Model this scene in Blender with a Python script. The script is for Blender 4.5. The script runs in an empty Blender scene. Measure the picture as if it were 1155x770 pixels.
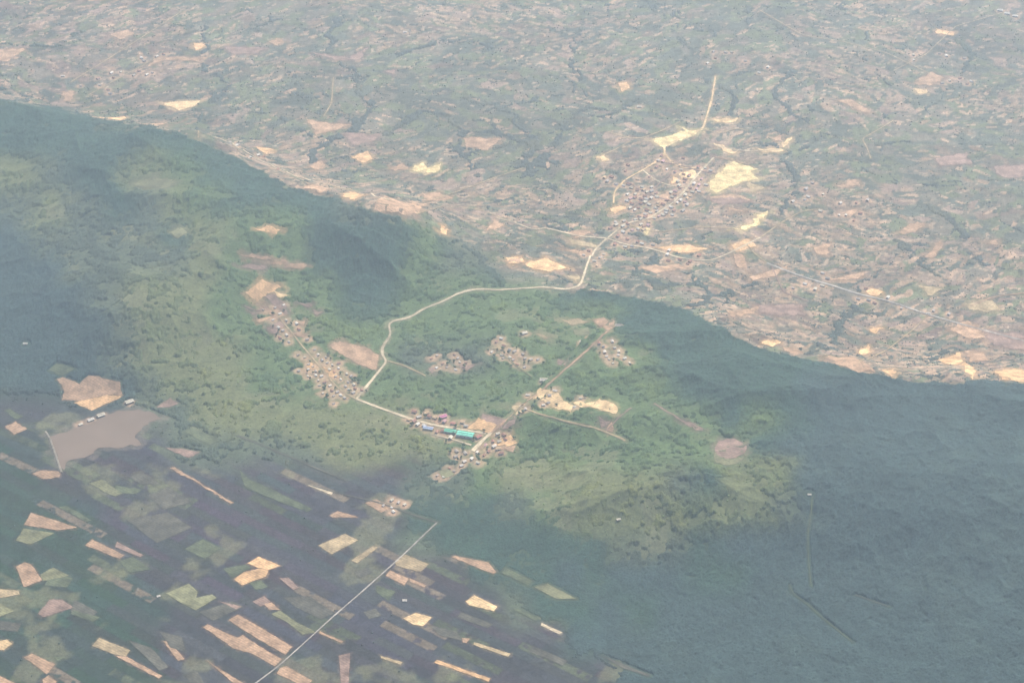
import bpy, math, random
import numpy as np
from mathutils import Vector, noise as mnoise
from mathutils.geometry import delaunay_2d_cdt

random.seed(7)
rng = np.random.default_rng(7)
sc = bpy.context.scene
COL = sc.collection

# ------------------------------------------------------------------ camera
CAM_H = 3500.0
DEP = math.radians(33.0)
HFOV = math.radians(30.0)
PW, PH = 1155.0, 770.0
FPX = PW / 2 / math.tan(HFOV / 2)
cam = bpy.data.objects.new('camera', bpy.data.cameras.new('camera'))
COL.objects.link(cam)
cam.location = (0, 0, CAM_H)
cam.rotation_euler = (math.pi / 2 - DEP, 0, 0)
cam.data.sensor_fit = 'HORIZONTAL'
cam.data.angle = HFOV
cam.data.clip_start = 1.0
cam.data.clip_end = 200000.0
sc.camera = cam

# ------------------------------------------------------------------ sky, sun, exposure
SUN_EL, SUN_AZ = math.radians(50), math.radians(20)     # azimuth from +Y towards +X
world = bpy.data.worlds.new('World')
sc.world = world
world.use_nodes = True
wn = world.node_tree.nodes
bg = wn['Background']
sky = wn.new('ShaderNodeTexSky')
sky.sky_type = 'NISHITA'
sky.sun_disc = False
sky.sun_elevation = SUN_EL
sky.sun_rotation = SUN_AZ
world.node_tree.links.new(sky.outputs[0], bg.inputs[0])
bg.inputs[1].default_value = 0.10
sun = bpy.data.objects.new('sun', bpy.data.lights.new('sun', 'SUN'))
COL.objects.link(sun)
sd = Vector((math.cos(SUN_EL) * math.sin(SUN_AZ), math.cos(SUN_EL) * math.cos(SUN_AZ), math.sin(SUN_EL)))
sun.rotation_euler = sd.to_track_quat('Z', 'Y').to_euler()
sun.data.energy = 4.0
sun.data.angle = math.radians(0.5)
sun.data.color = (1.0, 0.92, 0.80)
vs = sc.view_settings
vs.view_transform = 'Standard'
vs.look = 'None'
vs.gamma = 1.0
vs.use_curve_mapping = False
vs.exposure = 0.82
HAZE_DENSITY = 6.8e-5
HAZE_COLOR = (0.75, 0.87, 1.0, 1)
sc.cycles.max_bounces = 4
sc.cycles.diffuse_bounces = 2
sc.cycles.volume_bounces = 1
sc.cycles.use_denoising = True

# ------------------------------------------------------------------ numpy noise
def _hash(ix, iy, seed):
    h = (ix.astype(np.int64) * 374761393 + iy.astype(np.int64) * 668265263 + seed * 974634777) & 0xFFFFFFFF
    h = ((h ^ (h >> 13)) * 1274126177) & 0xFFFFFFFF
    h = ((h ^ (h >> 16)) * 2246822519) & 0xFFFFFFFF
    return ((h ^ (h >> 15)) & 0xFFFFFF) / float(0xFFFFFF)

def vnoise(x, y, seed=0):
    ix = np.floor(x); iy = np.floor(y)
    fx = x - ix; fy = y - iy
    fx = fx * fx * fx * (fx * (fx * 6 - 15) + 10); fy = fy * fy * fy * (fy * (fy * 6 - 15) + 10)
    a = _hash(ix, iy, seed); b = _hash(ix + 1, iy, seed)
    c = _hash(ix, iy + 1, seed); d = _hash(ix + 1, iy + 1, seed)
    return (a + (b - a) * fx) * (1 - fy) + (c + (d - c) * fx) * fy      # 0..1

def fbm(x, y, scale, oct=4, seed=0, gain=0.5):
    s = 0; amp = 1; tot = 0; f = 1.0 / scale
    ca, sa = 0.8, 0.6
    for i in range(oct):
        s = s + amp * vnoise(x * f + 13.7 * i, y * f - 7.1 * i, seed + i * 17)
        tot += amp; amp *= gain; f *= 2.03
        x, y = ca * x - sa * y, sa * x + ca * y
    return s / tot

def ridged(x, y, scale, oct=3, seed=0):
    s = 0; amp = 1; tot = 0; f = 1.0 / scale
    for i in range(oct):
        n = 1 - np.abs(2 * vnoise(x * f, y * f, seed + i * 31) - 1)
        s = s + amp * n * n
        tot += amp; amp *= 0.5; f *= 2.1
        x, y = 0.8 * x - 0.6 * y, 0.6 * x + 0.8 * y
    return s / tot

def cells(x, y, size, seed=0, stretch=1.0, ang=0.0):
    """jittered-grid voronoi: id hash (three randoms) and edge distance (metres, approx)"""
    c, s = math.cos(ang), math.sin(ang)
    u = (c * x + s * y) / (size * stretch); v = (-s * x + c * y) / size
    iu = np.floor(u); iv = np.floor(v)
    d1 = np.full(x.shape, 9.0); d2 = np.full(x.shape, 9.0)
    bi = np.zeros(x.shape); bj = np.zeros(x.shape)
    for a in (-1, 0, 1):
        for b in (-1, 0, 1):
            cu, cv = iu + a, iv + b
            pu = cu + 0.1 + 0.8 * _hash(cu, cv, seed); pv = cv + 0.1 + 0.8 * _hash(cu, cv, seed + 5)
            d = np.maximum(np.abs(pu - u), np.abs(pv - v)) * 0.6 + 0.4 * np.hypot(pu - u, pv - v)
            m = d < d1
            d2 = np.where(m, d1, np.minimum(d2, d))
            bi = np.where(m, cu, bi); bj = np.where(m, cv, bj)
            d1 = np.where(m, d, d1)
    return _hash(bi, bj, seed + 11), _hash(bi, bj, seed + 12), _hash(bi, bj, seed + 13), (d2 - d1) * size

def sstep(a, b, x):
    t = np.clip((x - a) / (b - a), 0, 1)
    return t * t * (3 - 2 * t)

# ------------------------------------------------------------------ picture position -> place on the land
cd, sdp = math.cos(DEP), math.sin(DEP)
def ray(px, py):
    a = (np.asarray(px, float) - PW / 2) / FPX
    b = -(np.asarray(py, float) - PH / 2) / FPX
    return a, cd + b * sdp, -sdp + b * cd            # x, y, z of direction
def base(px, py, z=0.0):
    dx, dy, dz = ray(px, py)
    t = (z - CAM_H) / dz
    return dx * t, dy * t
def project(x, y, z):
    d = y * cd - (z - CAM_H) * sdp
    v = y * sdp + (z - CAM_H) * cd
    d = np.maximum(d, 50.0)
    return PW / 2 + FPX * x / d, PH / 2 - FPX * v / d

def seg_dist(x, y, pts):
    """distance to a polyline, signed side of nearest segment and parameter 0..n-1"""
    best = np.full(np.shape(x), 1e9); par = np.zeros(np.shape(x)); side = np.zeros(np.shape(x))
    for i in range(len(pts) - 1):
        ax, ay = pts[i]; bx, by = pts[i + 1]
        ex, ey = bx - ax, by - ay
        t = np.clip(((x - ax) * ex + (y - ay) * ey) / (ex * ex + ey * ey + 1e-9), 0, 1)
        qx, qy = x - ax - t * ex, y - ay - t * ey
        d = np.hypot(qx, qy)
        m = d < best
        best = np.where(m, d, best); par = np.where(m, i + t, par)
        side = np.where(m, np.sign(ex * qy - ey * qx), side)
    return best, side, par

# ridges: crest as seen (px, py, height m); left to right
def ridge_pts(l):
    return [tuple(float(v) for v in base(px, py, h)) for px, py, h in l], np.array([h for _, _, h in l], float)
RIDGES = []
for lst, wf, wn_ in [
    ([(-220, 100, 170), (0, 122, 190), (120, 142, 180), (240, 178, 165), (325, 216, 130), (430, 246, 90), (510, 268, 40)], 260, 620),
    ([(655, 336, 25), (720, 336, 60), (790, 364, 95), (860, 398, 110), (940, 418, 120), (1040, 436, 120), (1160, 440, 125), (1300, 446, 120)], 230, 640),
]:
    p, h = ridge_pts(lst)
    RIDGES.append((p, h, wf, wn_))
def dome(px, py, h, rx, ry):
    x, y = base(px, py, h)
    return float(x), float(y), h, rx, ry
DOMES = [dome(432, 262, 95, 210, 260), dome(215, 330, 80, 330, 360), dome(300, 270, 60, 240, 300), dome(60, 300, 70, 400, 380),
         dome(190, 205, 60, 260, 300), dome(560, 420, 22, 500, 420), dome(700, 470, 45, 420, 350), dome(800, 560, 62, 330, 200),
         dome(660, 570, 40, 300, 180), dome(1000, 560, 70, 520, 300), dome(900, 480, 45, 250, 230), dome(1160, 640, 60, 400, 420),
         dome(140, 380, 50, 200, 260), dome(830, 450, 40, 160, 150)]

RES_Z = 12.0
RES_C = tuple(float(v) for v in base(112, 492, RES_Z))
def H(x, y):
    x = np.asarray(x, float); y = np.asarray(y, float)
    z = np.zeros(x.shape)
    for pts, hs, wf, wn_ in RIDGES:
        d, side, par = seg_dist(x, y, pts)
        h = np.interp(par, np.arange(len(hs)), hs)
        w = np.where(side > 0, wf, wn_)
        z = z + h * np.exp(-(d / w) ** 2)
    for cx, cy, h, rx, ry in DOMES:
        z = z + h * np.exp(-((x - cx) / rx) ** 2 - ((y - cy) / ry) ** 2)
    hill = sstep(8, 90, z)
    z = z + hill * (48 * (ridged(x, y, 420, 4, 3) - 0.45)) + (2 + 10 * hill) * (fbm(x, y, 900, 3, 9) - 0.5) * 2
    z = z + 5 * (fbm(x, y, 260, 2, 21) - 0.5)
    wr = 1 - sstep(0.75, 1.25, np.hypot((x - RES_C[0]) / 260, (y - RES_C[1]) / 240))
    return z * (1 - wr) + RES_Z * wr

def at(px, py):
    px = np.asarray(px, float); py = np.asarray(py, float)
    z = np.zeros(px.shape)
    for _ in range(40):
        x, y = base(px, py, z)
        z = z + 0.6 * (H(x, y) - z)
    x, y = base(px, py, z)
    return x, y, H(x, y)
def at1(px, py):
    x, y, z = at(np.array([px]), np.array([py]))
    return float(x[0]), float(y[0]), float(z[0])

# ------------------------------------------------------------------ traced plan of the place
SOIL = {'pink': (0.43, 0.27, 0.165), 'tan': (0.42, 0.31, 0.175), 'peach': (0.66, 0.40, 0.20), 'sand': (0.70, 0.48, 0.25), 'grey': (0.42, 0.37, 0.31),
        'pale': (0.58, 0.46, 0.30), 'dull': (0.12, 0.11, 0.083), 'green': (0.12, 0.135, 0.075), 'olive': (0.22, 0.21, 0.11),
        'dpink': (0.29, 0.19, 0.145), 'yellow': (0.80, 0.60, 0.29)}
# (colour, region, polygon)
FIELDS = [
 # lower left cropland
 ('pink','left',[(35,578),(87,595),(65,598),(34,593),(27,592)]), ('olive','left',[(27,596),(61,601),(47,608),(34,614),(18,609)]),
 ('pink','left',[(104,608),(140,626),(135,630),(96,615)]), ('dpink','left',[(132,611),(162,626),(158,628),(130,617)]),
 ('pink','left',[(28,634),(35,636),(48,654),(27,662),(18,639)]), ('olive','left',[(45,648),(60,640),(78,649),(49,655)]),
 ('tan','left',[(-4,664),(21,666),(22,670),(-4,675)]), ('olive','left',[(-6,676),(16,689),(-6,697)]),
 ('dpink','left',[(43,692),(56,676),(70,676),(83,685),(49,696)]), ('green','left',[(83,688),(113,696),(104,701),(80,692)]),
 ('sand','left',[(-5,723),(8,721),(14,726),(4,733),(-5,732)]), ('pink','left',[(27,741),(36,737),(62,749),(53,760)]),
 ('green','left',[(61,740),(74,741),(65,745)]), ('pink','left',[(-8,758),(17,770),(28,779),(-8,779)]),
 ('tan','left',[(104,728),(112,719),(147,733),(142,740),(130,738)]), ('pink','left',[(130,739),(142,740),(183,762),(179,765)]),
 ('pink','left',[(184,723),(191,722),(208,743),(201,745)]),
 ('peach','left',[(279,635),(292,627.5),(316,638),(303,642.5),(290,640)]), ('peach','left',[(264,653),(275,645),(292,641),(303,643),(300,650),(273,660)]),
 ('pink','left',[(229,707),(234,704),(268,719),(274,716),(290,727),(318,743),(310,751),(285,737),(264,731)]),
 ('pink','left',[(258,699),(268,693),(290,705),(330,729),(322,738),(290,720)]), ('pink','left',[(316,753),(323,751),(352,767),(345,775),(312,759)]),
 ('pink','left',[(233,744),(251,756),(276,771),(264,771),(247,756)]),
 ('olive','left',[(187,669),(213,658),(223,667),(221,674),(239,670),(244,674),(221,688),(203,679)]),
 ('dull','left',[(143,586),(190,578),(216,595),(177,612),(166,604)]), ('green','left',[(208,619),(229,608),(249,618),(231,630)]),
 ('green','left',[(135,633),(150,628),(170,642),(146,646)]), ('dull','left',[(180,712),(205,718),(209,735),(192,730)]),
 ('pink','left',[(48,766),(55,761),(64,768),(62,776),(50,775)]), ('dpink','left',[(285,678),(298,672),(305,678),(294,684)]),
 ('dull','left',[(225,690),(262,678),(275,684),(240,700)]),
 # either side of the straight farm road
 ('tan','road',[(359,615),(389,602),(404,609),(374,625)]), ('tan','road',[(396.5,632),(420,616),(426,617),(403,635)]),
 ('tan','road',[(444.5,634),(456,625),(483.5,636),(474,645),(448,638)]), ('pink','road',[(435,649),(440,643),(461,652.6),(456,660)]),
 ('pink','road',[(462,652),(481,660),(478,662),(463,656)]), ('green','road',[(424,660),(446,667),(438,677),(425,668)]),
 ('sand','road',[(455,697),(469,691),(487,696),(477,706),(466,704)]), ('sand','road',[(525,678),(535,671),(561,684),(557,689),(529,682)]),
 ('pink','road',[(509.5,628),(513,626.6),(551,634),(560,645),(556,647)]), ('peach','road',[(490,747),(493,744),(553,765),(551,768.5)]),
 ('tan','road',[(535,724),(576,737),(573,740.5),(534,727)]), ('pink','road',[(521,719),(530,720),(526,725),(522,724)]),
 ('tan','road',[(429,739),(454,746.6),(452,749.5),(430,742)]), ('dpink','road',[(382,739),(395,736),(393,772),(385,772)]),
 ('pink','road',[(361,711.5),(387,723),(385.6,725),(360,714)]),
 ('green','road',[(270,530),(282,541),(303,550),(352,573.5),(347,577),(324,569),(294,557),(277,550)]), ('green','reservoir',[(130,547),(160,552),(153,557),(130,555)]),
 ('dpink','road',[(315,652),(325,651),(337,662.6),(331,665)]), ('dull','road',[(320.5,674),(349.6,672),(376,691.7),(362,698),(333,684)]),
 ('pink','road',[(297.7,681),(306,679),(316,687.5),(304,687.5)]), ('olive','road',[(306,692),(316,688.6),(335,702),(350,709),(356,713.5),(341,715.6),(325,702)]),
 ('green','road',[(281,657),(293.5,654),(302,661.6),(289,665)]), ('green','left',[(252,641),(277,636.6),(283,640),(262,652)]),
 ('dpink','left',[(248,678),(273,684),(266,687)]), ('dull','left',[(0,700),(24,703),(20,712),(0,710)]), ('dull','left',[(208,760),(222,756),(235,778),(222,780)]),
 ('dull','left',[(84,676),(110,690),(100,698),(80,690)]), ('green','left',[(60,646),(82,652),(76,662),(50,660)]), ('dull','left',[(145,722),(170,730),(190,752),(180,756)]),
 ('dull','road',[(400,645),(415,640),(420,645),(405,652)]), ('green','road',[(570,640),(600,655),(596,660),(566,646)]), ('dull','road',[(600,728),(640,745),(634,750),(596,734)]),
 ('dull','road',[(520,690),(556,704),(550,708),(516,696)]), ('pink','road',[(372,581),(381,576.5),(404,583),(375,583.5)]),
 ('pale','road',[(347,547.5),(350,546),(376,555),(374,558)]), ('pink','road',[(412,567),(425,563),(439,573.5),(430,578)]),
 ('olive','road',[(603,662),(617.6,658),(650,675),(627,675)]), ('pale','road',[(611,702.5),(634.5,713),(631,715),(610,705)]),
 ('green','road',[(580,684),(607,697),(605,700),(580,688)]), ('dull','road',[(679,739),(733,761),(732,763),(700,752)]),
 ('olive','road',[(495,532),(506,528),(513,535),(500,540)]), ('dull','road',[(486,706),(515,712),(521,722),(496,716)]),
 ('dull','road',[(410,690),(424,686),(430,694),(416,698)]),
 # reservoir
 ('pink','reservoir',[(64,428),(71,425.5),(90,433),(100,424),(135,431),(138,446),(120,445),(104,449),(90,452),(69,451),(73,442)]),
 ('peach','reservoir',[(84,454),(90,452.5),(104,449.5),(120,445.5),(137.5,446.5),(104,463)]),
 ('pink','reservoir',[(5,481),(18,475),(30,484),(16,490)]), ('pink','reservoir',[(36,534.5),(47,530),(69,532),(66.5,538),(49,540)]),
 ('pink','reservoir',[(191,527.5),(197,526.8),(263.6,567),(260,568),(226,546)]), ('dpink','reservoir',[(187,505),(205,506),(226,510),(213,516)]),
 ('dpink','reservoir',[(177,459),(192,449),(201,455),(190,459)]), ('green','reservoir',[(208,486.5),(218,482.6),(248,497),(236,502)]),
 ('dull','reservoir',[(166,559),(190,549),(218,566),(185,575)]), ('dull','reservoir',[(145,538),(161,533),(182,546),(160,546)]),
 ('green','reservoir',[(67,572),(75,570),(103,587),(98,588)]), ('green','reservoir',[(55,418),(64,410),(84,416),(70,424)]),
 ('olive','reservoir',[(100,545),(115,541),(140,556),(130,560)]), ('green','reservoir',[(4,463),(10,461),(26,470),(20,473)]),
 # hill terraces
 ('pink','hill',[(370.5,389),(383.5,384),(417,394),(429,401),(424,417),(404,411),(394,405)]),
 ('peach','hill',[(289,258),(303,255),(317,260),(308,265)]), ('pink','hill',[(271,286),(300,289),(308,292),(275,291)]),
 ('pink','hill',[(300,298),(321,294),(346,299),(339,304)]), ('dpink','hill',[(268,300),(285,298),(300,302),(297,305)]),
 ('peach','hill',[(276.5,329.5),(295,316),(316.5,323.6),(306,330),(289,342)]), ('sand','hill',[(309.7,328.5),(326,333),(316.5,335.5)]),
 ('dpink','hill',[(299,334),(310,333),(328,351),(322,353)]), ('pink','hill',[(293,343),(300,345),(314,355),(308,357)]),
 ('pink','hill',[(287,362),(311,355),(309,358),(291,364)]), ('dpink','hill',[(301,369),(316,363),(320,367),(312,378),(304,376)]),
 ('pink','hill',[(328,377),(338,374),(346,377),(344,381)]), ('pink','hill',[(336,363),(346,362),(344,366),(337,367)]),
 ('dpink','hill',[(280,350),(290,353),(286,356)]), ('dpink','hill',[(336,342),(352,343),(348,348)]), ('dpink','hill',[(352,350),(364,352),(357,356)]),
 ('peach','hill',[(346,409),(353,411),(355,417),(348,417)]), ('peach','hill',[(363,414),(378,418),(384,427),(370,424)]),
 ('olive','hill',[(150,207),(172,199),(200,205),(190,212),(165,214)]), ('olive','hill',[(190,262),(205,256),(212,262),(200,268)]),
 # village
 ('peach','village',[(528,482),(540.6,472),(560,480),(552,489)]), ('dpink','village',[(544,466),(581,471),(581,479),(565,486.5),(560,480),(542,473)]),
 ('peach','village',[(556,500),(566,494),(576,489),(583,499),(570,504)]), ('pink','village',[(560,505),(582,504),(580,509)]),
 ('pink','village',[(488,474),(500,472),(506,477),(492,479)]), ('pink','village',[(494,484),(503,484),(503,493),(496,491)]),
 ('tan','village',[(553,392),(566,385),(574,389),(563,396)]), ('dpink','village',[(516,412),(537,411),(524,419)]),
 ('pink','village',[(572,399),(584,401),(580,406)]), ('dpink','village',[(484,416),(492,414),(488,422)]),
 ('sand','village',[(601,450),(606,443),(614,439),(626,442),(647,457),(644,464),(619,457)]),
 ('sand','village',[(645,454),(652,453),(660,455),(676,449),(695,457),(697,467),(684,464),(666,459),(655,459)]),
 ('pink','village',[(684,484),(690,476),(693,483),(690,488)]), ('dpink','village',[(806,505),(811,496),(829,494),(842,503),(839,513),(820,517),(809,513)]), ('olive','village',[(805,509),(812,516),(824,518),(840,514),(838,520),(819,526),(806,519)]),
 ('pink','village',[(669,361),(681,358),(694,364),(688,373),(677,371)]), ('tan','village',[(632,361),(653,360),(665,363),(645,367)]),
 ('dpink','village',[(628,405),(640,407),(638,413),(630,410)]), ('tan','village',[(603,375),(622,379),(614,383)]),
 ('olive','village',[(645,371),(662,370),(668,378),(650,377)]), ('dpink','village',[(769,474),(780,477),(793,485),(786,486)]),
 ('tan','village',[(579,457),(588,457),(592,463),(583,468)]), ('dpink','village',[(675,470),(688,476),(680,482)]),
 # plain, centre
 ('peach','plain',[(593,296),(614,291),(642,303),(619,307),(596,302)]), ('tan','plain',[(638,311),(655,312),(650,318)]),
 ('pink','plain',[(634,281),(669,286),(668,292)]), ('yellow','plain',[(718,256),(733,258),(729,264)]),
 ('pink','plain',[(821,234),(840,238),(822,239)]), ('yellow','plain',[(825,259),(850,252),(853,243),(868,239),(866,243),(857,246),(857,252),(850,256),(837,260)]),
 ('yellow','plain',[(800,207),(815,190),(828,182),(838,186),(856,191),(846,195),(857,202),(838,204),(822,211),(808,218),(800,214)]),
 ('yellow','plain',[(733,157),(751,155),(775,146),(764,143),(777,147),(795,145),(781,154),(756,164),(746,166)]),
 ('sand','plain',[(803,162),(815,165),(834,172),(822,173)]), ('sand','plain',[(673,176),(680,174),(688,181),(679,182)]),
 ('sand','plain',[(880,162),(893,155),(893,158),(884,166)]), ('sand','plain',[(852,168),(882,168),(884,171),(860,172)]),
 ('sand','plain',[(804,134),(834,134),(830,138),(808,138)]), ('peach','plain',[(699,94),(707,93),(709,99),(702,103)]),
 ('yellow','plain',[(463,192),(469,187),(477,183),(482,190),(498,184),(495,192),(482,196)]),
 ('peach','plain',[(398,177),(415,171),(420,179),(409,184)]), ('peach','plain',[(290,166),(309,169),(300,174)]),
 ('pink','plain',[(346,135),(396,142),(357,153)]), ('pink','plain',[(350,187),(360,182),(368,187),(355,192)]),
 ('pink','plain',[(522,156),(568,156),(550,169),(526,166)]), ('pink','plain',[(302,48),(313,43),(322,48),(312,52)]),
 ('dpink','plain',[(352,60),(376,63),(394,66),(415,53),(405,68),(380,68)]), ('dpink','plain',[(434,80),(446,79),(444,85)]),
 ('peach','plain',[(386,221),(399,215),(409,221),(399,226)]), ('pink','plain',[(422,237),(435,221),(456,229),(482,229),(472,242),(456,243)]),
 ('pink','plain',[(477,219),(495,217),(511,224),(482,226)]), ('pink','plain',[(342,212),(357.5,208),(370,213),(363,218)]),
 ('peach','plain',[(494,260),(500,255),(507,260),(501,265)]), ('pink','plain',[(550,260),(558,247),(568,255)]), ('pink','plain',[(568,294),(589,289),(590,299)]),
 ('sand','plain',[(179,116),(226,114),(216,121),(203,125)]), ('peach','plain',[(108,132),(140,132),(139,136)]),
 ('pink','plain',[(153,139),(187,138),(177,144)]), ('tan','plain',[(219,153),(234,156),(225,159)]), ('pink','plain',[(125,39),(145,34),(151,39),(135,45)]),
 ('pink','plain',[(166,75),(177,65),(234,65),(229,69),(187,68)]), ('pink','plain',[(-5,57),(29,55),(10,69),(-5,68)]),
 ('pink','plain',[(70,104),(83,103),(81,114),(73,114)]), ('peach','plain',[(218,50),(228,48),(232,54),(222,57)]),
 ('dpink','plain',[(252,53),(300,54),(290,61),(262,62)]), ('dpink','plain',[(385,150),(430,152),(425,158),(400,165)]),
 ('peach','plain',[(686,236),(700,231),(706,236),(694,241)]), ('pink','plain',[(738,226),(752,217),(758,221),(745,231)]), ('sand','plain',[(765,196),(782,192),(790,199),(770,203)]),
 ('peach','plain',[(760,199),(768,204),(758,208)]), ('pink','plain',[(722,243),(738,238),(742,243),(728,248)]), ('tan','plain',[(640,270),(668,274),(672,279),(645,276)]),
 ('peach','plain',[(822,276),(846,270),(852,277),(832,284)]), ('pink','plain',[(826,286),(838,288),(842,304),(834,303)]), ('peach','plain',[(740,280),(770,276),(800,281),(775,286)]),
 ('pink','plain',[(720,302),(760,298),(776,302),(740,308)]), ('tan','plain',[(838,206),(862,212),(850,217)]), ('pink','plain',[(800,222),(830,219),(846,226),(815,229)]),
 ('pink','plain',[(640,262),(660,259),(668,264),(650,268)]), ('peach','plain',[(570,290),(588,290),(592,296),(575,298)]), ('pink','plain',[(440,190),(455,184),(460,190),(446,194)]),
 # plain, right
 ('pink','east',[(933,315),(974,308),(976,312),(938,317)]), ('peach','east',[(976,330),(982,325),(995,330),(985,334)]),
 ('dpink','east',[(855,343),(906,343),(907,355),(855,354)]), ('pink','east',[(1010,263),(1032,251),(1048,254),(1024,263)]),
 ('peach','east',[(981,372),(998,369),(987,375)]), ('tan','east',[(1037,322),(1063,325),(1047,333)]), ('pink','east',[(946,240),(970,236),(960,243)]),
 ('peach','east',[(1060,406),(1084,398),(1085,408),(1078,412)]), ('peach','east',[(1084,411),(1089,409.5),(1100,419),(1097,428)]),
 ('peach','east',[(1122,419),(1143,415),(1164,420),(1164,433),(1130,427)]), ('pink','east',[(1089,396),(1110,397),(1113,406),(1095,408)]),
 ('peach','east',[(967,397),(980,388),(982,398),(972,400)]), ('peach','east',[(858,388),(872,382),(882,387),(870,390)]),
 ('pink','east',[(881,391),(907,397),(894,400)]), ('pink','east',[(928,403),(964,403),(985,419),(969,420)]), ('peach','east',[(995,418),(1011,416),(1008,426)]),
 ('pink','east',[(943,209),(965,203),(970,209),(950,213)]), ('pink','east',[(1030,94),(1050,82),(1064,88),(1050,98)]),
 ('sand','east',[(1032,101),(1045,102),(1044,105),(1034,105)]), ('peach','east',[(1056,33),(1078,37),(1074,40),(1058,38)]),
 ('pink','east',[(945,113),(962,113),(985,128),(970,126)]), ('dpink','east',[(1055,180),(1090,172),(1094,186),(1060,187)]),
 ('dpink','east',[(1120,188),(1155,186),(1160,199),(1130,200)]), ('pink','east',[(1070,372),(1090,362),(1120,378),(1100,384)]),
 ('tan','east',[(1085,343),(1115,338),(1130,350),(1100,352)]), ('dpink','east',[(1108,372),(1160,378),(1160,396),(1120,390)]),
 ('pink','east',[(1108,274),(1127,270),(1125,277)]), ('pink','east',[(918,278),(938,275),(932,288),(920,287)]),
 ('pink','east',[(870,155),(885,152),(880,160)]), ('dpink','east',[(800,225),(835,222),(850,228),(815,231)]),
 ('pink','east',[(1043,290),(1060,272),(1064,276),(1050,292)]), ('pink','east',[(845,312),(890,300),(875,310),(850,317)]),
 ('pink','east',[(820,352),(858,345),(850,352),(826,358)]),
]
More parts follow.
